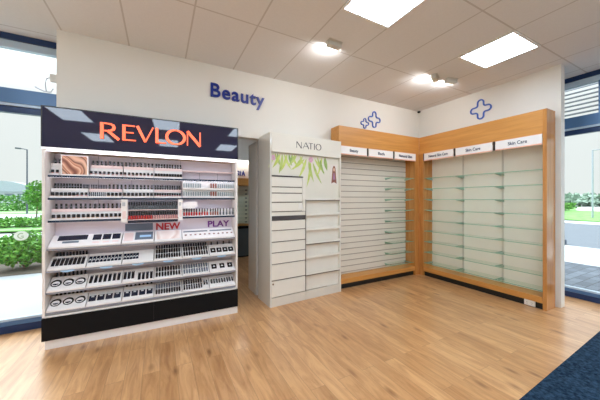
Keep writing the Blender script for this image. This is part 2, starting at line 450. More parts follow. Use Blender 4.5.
ceiling_light(1.8, 5.3, 'square white ceiling light panel in the room beyond the gap')

def emergency_light(x, y, rot, label):
    t = thing('emergency_light', label, 'emergency light', (x, y, ZC))
    t.rotation_euler = (0, 0, rot)
    o = (0, 0, 0); t['_o'] = o
    b = B(); b.box(-.09, .09, -.05, .05, -.014, -.001); b.box(-.085, .085, -.035, .035, -.06, -.014)
    b.build('housing', mat('pale_grey_plastic', 'c9c6bd', 0.4), t, bev=.004)
    ld = bpy.data.lights.new('emergency_glow', 'AREA'); ld.shape = 'RECTANGLE'; ld.size = .15; ld.size_y = .035; ld.energy = 3.0; ld.color = (1, 1, 1)
    lo = bpy.data.objects.new('emergency_glow', ld); COL.objects.link(lo); lo.parent = t
    lo.location = (0, .052, -.045); lo.rotation_euler = (math.radians(72), 0, 0)
    l = B(); l.box(-.080, .080, .0355, .046, -.056, -.016); l.build('lens', mat('emergency_lens', 'ffffff', .4, vary=0, emit='fffdf4', es=4), t)
    return t
emergency_light(1.735, 2.46, 0, 'small grey emergency light lit on the ceiling above the white stand')
emergency_light(3.50, 2.46, math.radians(25), 'small lit emergency light near the ceiling corner, nearer the wall of the slatted bay')
emergency_light(3.80, 2.41, math.radians(-15), 'small lit emergency light near the ceiling corner, nearer the wall of the glass shelves')
b = B(); b.lathe([(.02, .0), (.03, .012), (.03, .03), (.022, .034)], 16)
o = b.build('ceiling_sensor', M_BLACKPANEL, origin=(0, 0, 0), smooth=False); o.location = (4.60, 3.575, ZC - .05)
tag(o, 'tiny dark sensor dome in the corner where walls meet ceiling', 'sensor')

# window-side sensor with cable
t = thing('security_sensor', 'small white security sensor with looped cable on the window transom', 'sensor', (-1.00, 3.90, 2.74))
b = B(); b.box(-1.085, -1.010, 3.90, 3.944, 2.745, 2.83); b.build('sensor_body', mat('white_plastic', 'eceae6', .4), t, bev=.008)
b = B(); b.tube([(-1.085, 3.92, 2.79), (-1.115, 3.92, 2.77), (-1.125, 3.92, 2.71), (-1.12, 3.92, 2.65), (-1.115, 3.92, 2.625)], .005); b.build('cable', mat('white_cable', 'c9d2e2', .4), t)
b = B(); b.tube([(-1.21, 3.925, 2.665), (-1.17, 3.925, 2.645), (-1.13, 3.925, 2.628), (-1.08, 3.925, 2.628), (-1.06, 3.925, 2.67)], .007); b.build('bracket', MATS['white_cable'], t)

# ------------------------------------------------------------------ lettering on the wall
t = thing('wall_lettering', 'raised blue word on the white wall above the black header', 'sign', (.96, YW - .02, 2.76))
xs = 0.589; word = 'Beauty'
vs_all, _ = text_builder(word, None, 0.185, 0.018, 1.10)
full = max(v[0] for v in vs_all); sc = 0.744 / full
pos = 0
for i, ch in enumerate(word):
    pre, _ = text_builder(word[:i + 1], None, 0.185, 0.018, 1.10)
    x1 = max(v[0] for v in pre) * sc
    own, _ = text_builder(ch, None, 0.185, 0.018, 1.10); w = (max(v[0] for v in own)) * sc
    b = B(); add_text(b, ch, XZ(), w, 0.185, YW - .022, YW - .002, bold=0.018, at=(xs + x1 - w, 2.785 - 0.02 * i / 5))
    b.build('letter', M_BLUE, t)

def cross_outline(arm, half, fil, n=8):
    """rounded plus sign outline (u, v)"""
    pts = []
    for q in range(4):
        a = q * PI / 2
        loc = []
        # from inner fillet between previous arm and this arm, along this arm, round its end
        cx, cy = half + fil, half + fil
        for k in range(n + 1):
            th = PI * 1.5 - (k / n) * PI / 2
            loc.append((cx + fil * math.cos(th), cy + fil * math.sin(th)))
        for k in range(1, n * 2):
            th = (k / (n * 2)) * PI
            loc.append((half * math.cos(th), arm - half + half * math.sin(th)))
        # order: fillet goes from right arm's top side to upper arm's right side
        for u, v in loc:
            pts.append((u * math.cos(a) - v * math.sin(a), u * math.sin(a) + v * math.cos(a)))
    return pts
def cross(cu, cv, arm, half, w, fn, d0, d1, label, origin):
    p = cross_outline(arm, half, half * .7)
    b = B(); b.strip([(cu + u, cv + v, w) for u, v in p], fn, d0, d1, closed=True)
    o = b.build('cross_sign', M_BLUE2, origin=origin); tag(o, label, 'sign'); return o
cross(3.451, 2.875, .140, .042, .020, XZ(), YW - .016, YW - .002, 'larger blue outline plus on the wall above the slatted shelves', (3.451, YW, 2.875))
cross(3.226, 2.777, .088, .027, .014, XZ(), YW - .016, YW - .002, 'small blue outline plus just below and beside a larger one', (3.226, YW, 2.777))
cross(2.445, 2.900, .155, .046, .022, YZ(), XW - .016, XW - .002, 'blue outline plus alone on the wall above the glass shelves', (XW, 2.445, 2.9))

# ------------------------------------------------------------------ entrance mat
b = B(); b.prism([(2.05, -2.2), (5.25, -2.06), (5.25, 1.045), (2.05, .922)], XY(), 0.001, .012)
tag(b.build('entrance_mat', mat_carpet(), origin=(3.5, -.5, 0)), 'dark navy entrance mat lying on the oak floor near the window', 'mat')

# ================================================================== BEECH SHELVING (back wall and right wall)
LEVELS = [.235 + .197 * i for i in range(9)]
ZT, ZS0, ZS1 = 2.589, 2.135, 2.275
YU, XU = 3.379, 4.351
def sign_part(parent, fn, u0, u1, d_face, d_back, txt, tw, label, flip=1):
    h = B(); h.prism([(u0, ZS0), (u1, ZS0), (u1, ZS1), (u0, ZS1)], fn, d_face, d_back, 0)
    h.prism([(u0, ZS0), (u1, ZS0), (u1, ZS0 + .016), (u0, ZS0 + .016)], fn, d_face - .0015, d_face, 1)
    h.prism([(u0, ZS1 - .006), (u1, ZS1 - .006), (u1, ZS1), (u0, ZS1)], fn, d_face - .0015, d_face, 1)
    s = h.build('sign_panel', [M_SIGNW, M_SIGNR], parent, label=label)
    tb = B(); uc = (u0 + u1) / 2
    # text starts at u0 side as seen by the viewer
    f2 = (lambda u, w, d: fn(uc + flip * (u - tw / 2), w, d))
    add_text(tb, txt, f2, tw, .048, d_face - .004, d_face - .0005, bold=.012, at=(0, (ZS0 + ZS1) / 2 - .018))
    tb.build('lettering', M_TXT, s)

# --- unit on the back wall
t = thing('shelving_unit', 'beech shelving bay with white slatted back and a few glass shelves', 'shelving', (3.4, 3.5, 0))
b = B(); b.box(2.483, 4.3505, YU, 3.6, ZS1, ZT); b.build('pelmet', M_WOODH, t, bev=.002)
b = B(); b.box(2.483, 2.525, YU + .002, 3.62, .0, ZS1 - .001); b.build('end_panel', M_WOODV, t)
b = B(); b.box(4.235, 4.3505, YU, 3.62, 0, ZS1 - .001); b.build('end_panel', M_WOODV, t)
b = B(); b.box(2.526, 4.234, 3.60, 3.622, .165, 2.274); b.build('back_panel', M_SLAT, t)
# slat lips that stand proud of the back panel
b = B()
k = 2
while .0975 * k < 2.1:
    z = .0975 * k; b.box(2.527, 4.233, 3.592, 3.5995, z + .008, z + .0895); k += 1
b.build('slat', mat('white_slat', 'ddd8cc', .45, vary=.015), t)
b = B(); b.box(2.526, 4.234, YU, 3.599, .085, .163); b.build('base_deck', M_WOODH, t, bev=.002)
b = B(); b.box(2.50, 4.234, YU + .035, 3.55, .0, .084); b.build('plinth', M_KICK, t)
for i, z in enumerate(LEVELS):
    b = B(); b.box(3.672, 4.225, 3.40, 3.59, z, z + .008, 0)
    b.box(3.672, 4.225, 3.3985, 3.40, z, z + .008, 1); b.box(3.6705, 3.672, 3.40, 3.59, z, z + .008, 1)
    s = b.build('glass_shelf', [M_GSHELF, M_GEDGE], t)
    for x in (3.69, 4.205):
        b = B(); b.prism([(3.59, z - .002), (3.44, z - .002), (3.44, z - .007), (3.59, z - .03)], YZ(), x - .004, x + .004); b.build('shelf_bracket', M_BRK, s)
sign_part(t, XZ(), 2.50, 3.046, 3.368, 3.378, 'Beauty', .17, 'white header sign above the slatted bay beside the white stand')
sign_part(t, XZ(), 3.09, 3.65, 3.368, 3.378, 'Bath', .15, 'white header sign in the middle of the slatted bay')
sign_part(t, XZ(), 3.70, 4.24, 3.368, 3.378, 'Natural Skin', .34, 'white header sign above the glass shelves at the corner')
for x in (3.068, 3.675):
    b = B(); b.box(x - .012, x + .012, 3.372, 3.3785, ZS0 + .01, ZS1); b.build('sign_clip', M_BLACKFRAME, t)

# --- unit on the right wall
t = thing('shelving_unit', 'beech shelving bay with three columns of glass shelves along the window-side wall', 'shelving', (4.5, 2.4, 0))
b = B(); b.box(XU, 4.62, 1.5445, 3.3785, ZS1, ZT); b.build('pelmet', M_WOODHY, t, bev=.002)
b = B(); b.box(XU, 4.60, 1.502, 1.544, 0, ZT); b.build('end_panel', M_WOODV, t, bev=.002)
b = B(); b.box(XU, 4.625, 3.285, 3.3785, 0, ZS1 - .001); b.build('end_panel', M_WOODV, t)
b = B(); b.box(4.60, 4.645, 1.545, 3.284, .165, 2.274); b.build('back_panel', M_BACKP, t)
BAYS = [(1.549, 2.098), (2.112, 2.690), (2.704, 3.282)]
for y in (2.105, 2.697):
    b = B(); b.box(4.594, 4.5995, y - .012, y + .012, .166, 2.27); b.build('shelf_upright', M_JOINT, t)
b = B(); b.box(XU, 4.599, 1.545, 3.284, .085, .163); b.build('base_deck', M_WOODHY, t, bev=.002)
b = B(); b.box(XU + .03, 4.56, 1.545, 3.284, 0, .084); b.build('plinth', M_KICK, t)
for (y0, y1) in BAYS:
    for z in LEVELS:
        b = B(); b.box(4.372, 4.592, y0, y1, z, z + .008, 0)
        b.box(4.3705, 4.372, y0, y1, z, z + .008, 1); b.box(4.3705, 4.592, y0 - .0015, y0, z, z + .008, 1); b.box(4.3705, 4.592, y1, y1 + .0015, z, z + .008, 1)
        s = b.build('glass_shelf', [M_GSHELF, M_GEDGE], t)
        for y in (y0 + .012, y1 - .012):
            b = B(); b.prism([(4.592, z - .002), (4.42, z - .002), (4.42, z - .007), (4.592, z - .03)], lambda u, w, d: (u, d, w), y - .004, y + .004); b.build('shelf_bracket', M_BRK, s)
FR = lambda u, w, d: (d, u, w)
sign_part(t, FR, 2.713, 3.263, 4.340, 4.350, 'Natural Skin Care', .36, 'white header sign above the glass shelves nearest the corner', -1)
sign_part(t, FR, 2.124, 2.670, 4.340, 4.350, 'Skin Care', .22, 'white header sign above the middle column of glass shelves', -1)
sign_part(t, FR, 1.547, 2.080, 4.340, 4.350, 'Skin Care', .22, 'white header sign above the glass shelves nearest the window', -1)
for y in (2.101, 2.6915, 3.274):
    b = B(); b.box(4.345, 4.3505, y - .011, y + .011, ZS0 + .01, ZS1); b.build('sign_clip', M_BLACKFRAME, t)
t = thing('power_socket', 'white power socket plate on the black plinth below the glass shelves', 'socket', (XU + .02, 1.68, .01))
b = B(); b.box(XU + .010, XU + .028, 1.625, 1.745, .008, .080); b.build('socket_plate', mat('socket_white', 'ece9e4', .4), t, bev=.003)
for y in (1.66, 1.71):
    b = B()
    for dy, dz, a in ((-.007, .008, .5), (.007, .008, -.5), (0, -.012, 0)):
        b.box(XU + .0085, XU + .0098, y + dy - .0015, y + dy + .0015, .044 + dz - .004, .044 + dz + .004)
    b.build('socket_slot', M_BLACKPANEL, t)

# ================================================================== WHITE SKINCARE STAND (leaves on its panel)
NM = Matrix.Translation((1.87, 3.281, 0)) @ Matrix.Rotation(math.radians(3.2), 4, 'Z') @ Matrix.Translation((-1.87, -3.275, 0))
NX0, NX1, NY, NYB, NZ = 1.278, 2.476, 3.275, 3.70, 2.317
def put(o, M): o.matrix_world = M @ Matrix.Translation(Vector(o['_o'])); return o
t = thing('skincare_stand', 'tall cream display stand with green leaf print and drawers', 'display stand', (1.87, 3.44, 0))
b = B(); b.box(NX0, NX0 + .022, NY, NYB, 0, NZ - .012); b.build('side_panel', M_GLOSSW, t, label='glossy white side panel reflecting the aisle')
b = B(); b.box(NX1 - .022, NX1, NY, NYB, 0, NZ - .012); b.build('side_panel', M_CREAM, t)
b = B(); b.box(NX0 + .022, NX1 - .022, NYB - .02, NYB, 0, NZ - .012); b.build('back_panel', M_CREAM, t)
b = B(); b.box(NX0, NX1, NY, NYB, NZ - .011, NZ); b.build('top_panel', M_CREAM, t)
hb = B(); hb.box(NX0 + .023, NX1 - .023, NY - .008, NY + .02, 2.058, NZ - .012); hd = hb.build('header', M_CREAM, t, bev=.002)
# thin capital letters on the header
NL = {'N': [[(0, 0, .07), (0, 1, .07)], [(0, 1, .15), (.78, 0, .15)], [(.78, 0, .07), (.78, 1, .07)]],
      'A': [[(0, 0, .07), (.4, 1, .07)], [(.4, 1, .15), (.84, 0, .15)], [(.16, .36, .06), (.66, .36, .06)]],
      'T': [[(0, .97, .07), (.72, .97, .07)], [(.36, 0, .14), (.36, .97, .14)]],
      'I': [[(0, 0, .14), (0, 1, .14)]],
      'O': [[(.44 + .44 * math.cos(a * PI / 12), .5 + .5 * math.sin(a * PI / 12), .06 + .09 * abs(math.cos(a * PI / 12))) for a in range(24)]]}
def draw(bb, glyph, x, z, w, h, fn, d0, d1, closed=False, sw=1.0):
    wid = max(p[0] for st in glyph for p in st) or 1
    for st in glyph:
        pts = [(x + (p[0] / wid * w if w else 0), z + p[1] * h, p[2] * h * sw) for p in st]
        bb.strip(pts, fn, d0, d1, closed=closed)
lb = B()
for ch, x, w in (('N', 1.676, .078), ('A', 1.777, .10), ('T', 1.872, .075), ('I', 1.972, 0), ('O', 2.0, .088)):
    draw(lb, NL[ch], x, 2.142, w, .088, XZ(), NY - .0105, NY - .0075, ch == 'O')
lb.build('lettering', M_GREYTXT, hd)
# front panel behind the leaf print, lower opening edges
fy = NY + .03
b = B(); b.box(NX0 + .023, NX1 - .023, fy, fy + .012, 1.752, 2.057); b.box(1.80, NX1 - .023, fy, fy + .012, 1.425, 1.7515); pn = b.build('graphic_panel', mat('cream_graphic', 'dbd8cc', .4, vary=.02), t)
# leaf print
gl = [leaf_mat('leaf_print_light', 'b4c558', 'c8d67c', 12), leaf_mat('leaf_print_mid', 'a2ba60', 'bccb78', 12), leaf_mat('leaf_print_deep', '83a354', '9db86a', 12)]
rnd = random.Random(3)
def leaf(bb, x, z, ang, ln, wd, m, d):
    up = []; lo = []
    for k in range(9):
        s = k / 8; w = wd * math.sin(PI * min(1, s * 1.02)) ** .8 * (1 - .25 * s)
        bend = .18 * s * s * ln * (1 if ang > 0 else -1)
        u, v = s * ln, bend
        dx, dz = math.sin(ang), -math.cos(ang)
        for lst, sg in ((up, 1), (lo, -1)):
            q = v + sg * w / 2
            lst.append((x + dx * u + dz * q * -1, z + dz * u + dx * q))
    poly = up + lo[::-1][1:-1]
    bb.prism(poly, XZ(), fy - .001 - d, fy - .0002, m)
lb = B()
for i, (x, z, a, ln, wd, m) in enumerate([
    (1.335, 2.06, -.15, .20, .034, 0), (1.36, 2.065, .25, .17, .03, 1), (1.40, 2.065, .05, .15, .03, 2), (1.44, 2.06, -.35, .22, .034, 0), (1.47, 2.065, .0, .27, .036, 1),
    (1.50, 2.065, .3, .22, .03, 0), (1.545, 2.065, -.2, .25, .034, 0), (1.575, 2.065, .12, .16, .03, 2), (1.62, 2.065, .35, .19, .028, 0), (1.67, 2.065, -.3, .16, .03, 1),
    (1.70, 2.065, -.55, .22, .03, 0), (1.80, 2.06, -.5, .25, .034, 1), (1.83, 2.02, -.75, .27, .03, 0), (1.86, 2.03, -.25, .30, .036, 0), (1.90, 2.0, .1, .30, .038, 1),
    (1.93, 1.99, .0, .36, .036, 0), (1.97, 1.98, .3, .33, .036, 1), (2.0, 2.04, .55, .26, .032, 0), (2.05, 2.065, .25, .24, .03, 1), (2.10, 2.03, .15, .22, .03, 2),
    (2.13, 2.065, -.1, .28, .034, 0), (2.19, 2.068, .02, .19, .05, 2), (2.08, 1.96, .5, .16, .026, 1), (1.62, 2.06, .0, .14, .024, 2), (1.75, 2.06, .3, .15, .024, 0)]):
    leaf(lb, x, z - .014, a, ln * 1.05, wd * 1.35, m, .0002 * (i % 5))
lb.build('leaf_print', gl, pn)
fb = B()
for cx, cz, r in ((1.935, 2.0, .03), (1.335, 1.985, .026)):
    for k in range(6):
        a = k * PI / 3
        fb.prism([(cx + math.cos(a) * r * .7 + r * .62 * math.cos(q * PI / 5), cz + math.sin(a) * r * .9 + r * .62 * math.sin(q * PI / 5)) for q in range(10)], XZ(), fy - .0032, fy - .0022)
fb.build('flower_print', mat('pink_flower_print', 'd9a9c2', .5, vary=.12, scale=40), pn)
# little portrait card
pc = B(); pc.box(2.290, 2.425, fy - .004, fy - .001, 1.655, 1.955); card = pc.build('portrait_card', mat('pale_card', 'e0dad4', .4, vary=.02), pn)
PX = lambda u, w, d: (2.357 + (u - 2.344) * 1.3, d, 1.80 + (w - 1.85) * 1.22)
hb = B(); hb.prism([(2.305, 1.74), (2.315, 1.84), (2.322, 1.93), (2.337, 1.962), (2.352, 1.962), (2.367, 1.93), (2.374, 1.84), (2.384, 1.74), (2.352, 1.755), (2.335, 1.755)], PX, fy - .006, fy - .0042, 0)
hb.prism([(2.344 + .014 * math.cos(k * PI / 6), 1.915 + .022 * math.sin(k * PI / 6)) for k in range(12)], PX, fy - .0075, fy - .006, 1)
hb.prism([(2.325, 1.79), (2.338, 1.875), (2.350, 1.875), (2.364, 1.79)], PX, fy - .0075, fy - .006, 2)
hb.build('portrait_print', [mat('auburn_print', '8a5a4a', .5, vary=.15, scale=30), mat('skin_print', 'd9b39c', .5), mat('mauve_print', '9a6f8f', .5)], card)
# left column: drawers with dark reveals between
LX0, LX1 = NX0 + .023, 1.822
def nd(z0, z1, x1=LX1, name='drawer', m=M_CREAM, y=NY):
    b = B(); b.box(LX0, x1, y, y + .22, z0, z1); return b.build(name, m, t, bev=.0015)
rows = [(1.600, 1.728), (1.518, 1.586), (1.394, 1.504), (1.268, 1.380), (1.205, 1.254), (1.018, 1.140), (.866, 1.005), (.722, .852), (.571, .708), (.355, .557), (.130, .338)]
for i, (z0, z1) in enumerate(rows):
    nd(z0, z1, 1.775 if i < 4 else LX1)
nd(1.146, 1.201, name='smoked_tray', m=M_BROWNGLASS, y=NY - .006)
b = B(); b.box(LX0 - .002, 1.785, NY - .006, NY + .2, 1.732, 1.746); b.build('smoked_lip', M_BROWNGLASS, t)
b = B(); b.box(1.779, LX1 + .002, NY, NY + .20, 1.262, 1.7515); b.build('filler_panel', M_CREAM, t)
b = B(); b.box(LX0, 1.777, NY + .015, NY + .21, .125, 1.750); b.box(1.7771, LX1, NY + .015, NY + .21, .125, 1.258); b.build('drawer_reveal', M_DARKGAP, t)
b = B(); b.tube([(1.318, NY - .006, .305), (1.318, NY + .002, .305)], .012, 14); b.build('lock', M_CHROME, t)
b = B(); b.box(1.705, 1.770, NY - .006, NY - .001, 1.285, 1.372); b.build('label_holder', mat('clear_holder', 'e7e4df', .15, vary=.02), t)
# right column: shallow open cubbies
RX0, RX1 = 1.838, NX1 - .023
b = B(); b.box(1.8255, 1.8365, NY, NY + .2, .122, 1.424); b.build('centre_upright', M_DARKGAP, t)
b = B(); b.box(RX0, RX1, NY + .040, NY + .052, .120, 1.42); b.build('cubby_back', M_CREAM, t)
for z, m in ((1.418, 0), (1.203, 1), (.989, 1), (.789, 0), (.589, 1), (.346, 0)):
    b = B(); b.box(RX0, RX1, NY + .002, NY + .039, z - .011, z); s = b.build('cubby_shelf', M_CREAM, t)
    b = B(); b.box(RX0, RX1, NY + .002, NY + .005, z + .0005, z + .035); b.build('shelf_lip', mat('clear_lip', 'e3e0d6', .15, vary=.02), s)
    if not m:
        b = B(); b.box(RX0, RX1, NY + .0005, NY + .0018, z - .014, z - .001); b.build('shelf_edge', M_DARKGAP, s)
for i in range(2):
    x0 = NX0 + .023 if i == 0 else 1.838; x1 = 1.832 if i == 0 else NX1 - .023
    b = B(); b.box(x0, x1, NY + .004, NY + .03, .0, .118); b.build('kickboard', mat('warm_white_kick', 'd3cdc2', .4, vary=.02), t)
put(t, NM)

# glossy cabinet standing behind it, through the gap
t = thing('display_cabinet', 'glossy white cabinet standing behind the cream stand inside the gap', 'cabinet', (1.85, 3.95, 0))
X0, X1, Y0, Y1 = 1.262, 2.36, 3.775, 4.15
b = B(); b.box(X0, X0 + .02, Y0, Y1, .0, 2.285); b.build('side_panel', M_GLOSSW, t, label='glossy side panel with a green glass tint')
b = B(); b.box(X1 - .02, X1, Y0, Y1, 0, 2.285); b.build('side_panel', M_GLOSSW, t)
b = B(); b.box(X0 + .021, X1 - .021, Y0, Y0 + .02, 0, 2.265); b.build('back_panel', M_WHITE, t)
b = B(); b.box(X0 + .021, X1 - .021, Y0, Y1, 2.266, 2.285); b.build('top_panel', M_WHITE, t)
for k in range(6):
    z = .1 + .36 * k
    b = B(); b.box(X0 + .021, X1 - .021, Y0 + .021, Y1, z, z + .018); b.build('shelf', M_WHITE, t)

# ================================================================== ROOM BEYOND THE GAP
t = thing('shelving_unit', 'pale shelf wall with an orange beech band, seen through the gap', 'shelving', (2.0, 6.6, 0))
b = B(); b.box(.9, 4.0, 6.50, 6.78, 1.76, 1.945); b.build('pelmet', M_WOODH, t)
b = B(); b.box(.9, 4.0, 6.72, 6.79, .80, 1.755); b.build('back_panel', M_BACKP, t)
for k in range(9):
    z = .84 + .1 * k
    b = B(); b.box(.92, 3.98, 6.55, 6.715, z, z + .008); b.build('glass_shelf', M_GSHELF, t)
    b = B()
    for q in range(10): b.box(1.0 + .3 * q, 1.05 + .3 * q, 6.54, 6.548, z - .004, z + .02)
    b.build('ticket', M_EDGE, t)
b = B(); b.box(.9, 4.0, 6.44, 6.715, .765, .795); b.build('counter_edge', M_WOODH, t)
t2 = thing('storage_counter', 'dark slate base counter under the shelf wall seen through the gap', 'counter', (2.0, 6.4, 0))
b = B(); b.box(.95, 3.9, 6.40, 6.74, .03, .762); b.build('counter_body', mat('slate_laminate', '4a565c', .5, vary=.05), t2)
b = B(); b.box(.95, 3.9, 6.405, 6.70, .0, .029); b.build('plinth', M_KICK, t2)
b = B(); b.box(.95, 3.9, 6.385, 6.399, .70, .76); b.build('counter_lip', M_BLACKPANEL, t2)
t = thing('wall_lettering', 'blue capitals on the far wall glimpsed through the gap', 'sign', (1.95, 6.79, 2.0))
x = 1.73
for ch, w in (('S', .075), ('I', .028), ('A', .10), (' ', .05), ('S', .075)):
    if ch != ' ':
        b = B(); add_text(b, ch, XZ(), w, .13, 6.775, 6.797, bold=.03, at=(x, 2.03)); b.build('letter', M_BLUE, t)
    x += w + .02
t = thing('light_bar', 'slim bright light bar on the far wall seen through the gap', 'light', (2.0, 6.7, 2.35))
b = B(); b.box(1.3, 3.4, 6.62, 6.79, 2.40, 2.43); b.build('housing', M_LAMPF, t)
b = B(); b.box(1.3, 3.4, 6.63, 6.78, 2.36, 2.399); b.build('diffuser', mat('bar_diffuser', 'ffffff', .5, vary=0, emit='fff8ee', es=4), t)

# ================================================================== MAKE-UP STAND WITH THE BLACK HEADER
RM = Matrix.Translation((-.06, 3.326, 0)) @ Matrix.Rotation(math.radians(-1.2), 4, 'Z') @ Matrix.Translation((.06, -3.326, 0))
RX0, RX1, RY, RYB = -.985, .865, 3.326, 3.60
S1, S2, S3 = 1.667, 1.444, 1.222            # shelf tops
RT = [(.955, 3.36), (.745, 3.345), (.540, 3.34), (.352, 3.335)]
t = thing('makeup_stand', 'wide make-up display stand with glossy black header and glowing orange lettering', 'display stand', (-.06, 3.45, 0))
for x0, x1 in ((RX0, RX0 + .022), (RX1 - .022, RX1)):
    b = B(); b.box(x0, x1, RY, RYB, .305, 1.902); b.build('side_panel', M_WHITE, t, bev=.002)
b = B(); b.box(RX0 + .023, RX1 - .023, RYB - .02, RYB, .305, 1.902); b.build('back_panel', M_LAV, t)
b = B(); b.box(RX0, RX1, RY - .016, RYB, 1.928, 2.317); hd = b.build('header', M_BLACKGLOSS, t, bev=.003)
b = B()
b.box(RX0 - .002, RX0 + .008, RY - .019, RY - .0165, 1.93, 2.317); b.box(RX1 - .008, RX1 + .002, RY - .019, RY - .0165, 1.93, 2.317)
b.box(RX0 + .008, RX1 - .008, RY - .019, RY - .0165, 2.307, 2.317)
b.build('header_trim', M_BLACKFRAME, hd)
b = B(); b.box(RX0, RX1, RY - .012, RY + .010, 1.906, 1.927); b.build('light_strip', M_LED, t)
b = B(); b.box(RX0, RX1, RY + .0105, RYB, 1.903, 1.927); b.build('top_panel', mat('beige_soffit', 'c9baa8', .6, vary=.03), t)
b = B(); b.box(RX0 + .03, RX1 - .03, RY + .02, RY + .034, 1.897, 1.9025); b.build('light_strip', M_LED2, t)
b = B(); b.box(RX0, RX1, RY - .012, RYB, .088, .303); b.build('base_panel', M_BLACKPANEL, t)
b = B(); b.box(-.0605, -.0585, RY - .0135, RY - .0122, .09, .30); b.build('panel_joint', M_BLACKFRAME, t)
b = B(); b.box(RX0 + .02, RX1 - .002, RY + .004, RYB, 0, .086); b.build('kickboard', M_WHITE, t)
b = B(); b.box(RX0 + .023, RX1 - .023, RY - .004, RYB - .021, .304, .318); b.build('base_ledge', M_WHITE, t)
GL = {'R': [[(.09, 0, .17), (.09, 1, .17)],
            [(.09, .965, .07), (.30, .965, .07), (.46, .94, .10), (.56, .86, .15), (.585, .75, .165), (.56, .63, .15), (.46, .54, .10), (.30, .505, .07), (.09, .505, .07)],
            [(.32, .52, .16), (.78, .0, .17)]],
      'E': [[(.09, 0, .17), (.09, 1, .17)], [(.09, .965, .07), (.58, .965, .07)], [(.09, .52, .065), (.52, .52, .065)], [(.09, .035, .07), (.62, .035, .07)]],
      'V': [[(.02, 1, .17), (.44, 0, .15)], [(.44, 0, .08), (.85, 1, .07)]],
      'L': [[(.09, 0, .17), (.09, 1, .17)], [(.09, .035, .07), (.60, .035, .07)]],
      'O': [[(.5 + .5 * math.cos(a * PI / 16), .5 + .48 * math.sin(a * PI / 16), .07 + .11 * abs(math.cos(a * PI / 16))) for a in range(32)]],
      'N': [[(.03, 0, .07), (.03, 1, .07)], [(.03, 1, .17), (.80, 0, .17)], [(.80, 0, .07), (.80, 1, .07)]]}
for ch, x, w in (('R', -.538, .162), ('E', -.35, .125), ('V', -.215, .15), ('L', -.045, .108), ('O', .068, .182), ('N', .276, .142)):
    b = B(); draw(b, GL[ch], x, 2.048, w, .163, XZ(), RY - .034, RY - .0165, ch == 'O'); b.build('letter', M_ORANGE, hd)
# shelves
SHY = 3.395
for z in (S1, S2, S3):
    b = B(); b.box(RX0 + .023, RX1 - .023, SHY, RYB - .021, z - .014, z - .0005, 0); b.box(RX0 + .0225, RX1 - .0225, SHY - .004, SHY, z - .019, z + .001, 1)
    sh = b.build('shelf', [M_WHITE, M_EDGE], t)
    b = B(); b.box(RX0 + .03, RX1 - .03, SHY + .002, SHY + .016, z - .0185, z - .0145); b.build('light_strip', M_LED2, sh)
for z, y in RT:
    b = B(); b.box(RX0 + .023, RX1 - .023, y + .004, RYB - .021, z - .020, z - .008, 0); b.box(RX0 + .0225, RX1 - .0225, y, y + .004, z - .022, z - .006, 1)
    b.build('shelf', [M_WHITE, mat('grey_shelf_edge', '8d8f99', .3, vary=.03)], t)
b = B(); b.box(.236, .842, 3.47, 3.575, 1.765, 1.778); b.build('rail', M_PINK, t)
for x in (.44, .66):
    b = B(); b.box(x - .002, x + .002, 3.5775, 3.579, 1.67, 1.76); b.build('back_joint', M_JOINT2, t)
for z0, z1 in ((S1, 1.90), (S2, S1 - .02), (S3, S2 - .02)):
    for x in (-.60, -.29, .22):
        b = B(); b.box(x - .002, x + .002, 3.5765, 3.579, z0 + .002, z1 - .002); b.build('back_joint', M_JOINT2, t)
# NEW / PLAY and the slate banner on the back panel
b = B(); add_text(b, 'NEW', XZ(), .262, .082, 3.572, 3.5785, bold=.03, at=(-.045, 1.066)); b.build('lettering', M_REDTXT, t, label='red word on the pale back panel')
b = B(); add_text(b, 'PLAY', XZ(), .272, .078, 3.572, 3.5785, bold=.025, at=(.541, 1.074)); b.build('lettering', M_PURTXT, t, label='purple word on the pale back panel')
b = B(); b.box(-.352, -.078, 3.568, 3.5785, 1.070, 1.150); b.build('banner', M_GREY, t, label='slate grey blank banner')
put(t, RM)

def prod(name, bld, mats, label, cat, group=None, origin=(0, 0, 0), smooth=False):
    o = bld.build(name, mats, origin=(0, 0, 0), smooth=smooth); tag(o, label, cat, group); o['_src'] = 1
    return o
class Kind:
    """one product modelled once, then copied"""
    def __init__(s, name, cat, bld, mats):
        s.name, s.cat = name, cat; s.me = bld.mesh(name, mats); s.first = None
    def put(s, label, group, M):
        if s.first is None:
            o = bpy.data.objects.new(s.name, s.me); s.first = o
        else:
            o = s.first.copy()
        COL.objects.link(o)
        o.matrix_world = RM @ M; o['label'] = label; o['category'] = s.cat
        if group: o['group'] = group
        elif 'group' in o: del o['group']
        return o
T = Matrix.Translation
def stick(r, h, ring, body, cap):
    return B().lathe([(r, 0, 0), (r, h * .42, 0), (r * 1.04, h * .42, 1), (r * 1.04, h * .5, 1), (r * .92, h * .5, 2), (r * .92, h * .97, 2), (r * .8, h, 2)], 10)
K_LIP = Kind('lipstick', 'lipstick', stick(.0098, .056, 0, 0, 0), [M_BLACK, M_SILVER, M_BLACK])
K_SLIM = Kind('lip_liner', 'lip liner', stick(.0052, .050, 0, 0, 0), [M_NAVY, M_SILVER, M_NAVY])
K_GLOSS = Kind('lip_gloss', 'lip gloss', B().lathe([(.010, 0, 0), (.0105, .016, 0), (.006, .020, 1), (.0115, .021, 1), (.0115, .044, 1), (.009, .046, 1)], 10), [M_ROSE, M_BLACK])
K_WIDE = Kind('foundation_bottle', 'foundation bottle', B().lathe([(.012, 0, 0), (.0125, .012, 0), (.0135, .013, 1), (.0135, .043, 1), (.011, .046, 1)], 10), [M_SKIN, M_BLACK])
def polish(m): return B().lathe([(.0085, 0, 0), (.0098, .004, 0), (.0098, .034, 0), (.0055, .042, 0), (.0065, .043, 1), (.006, .082, 1), (.0045, .084, 1)], 10)
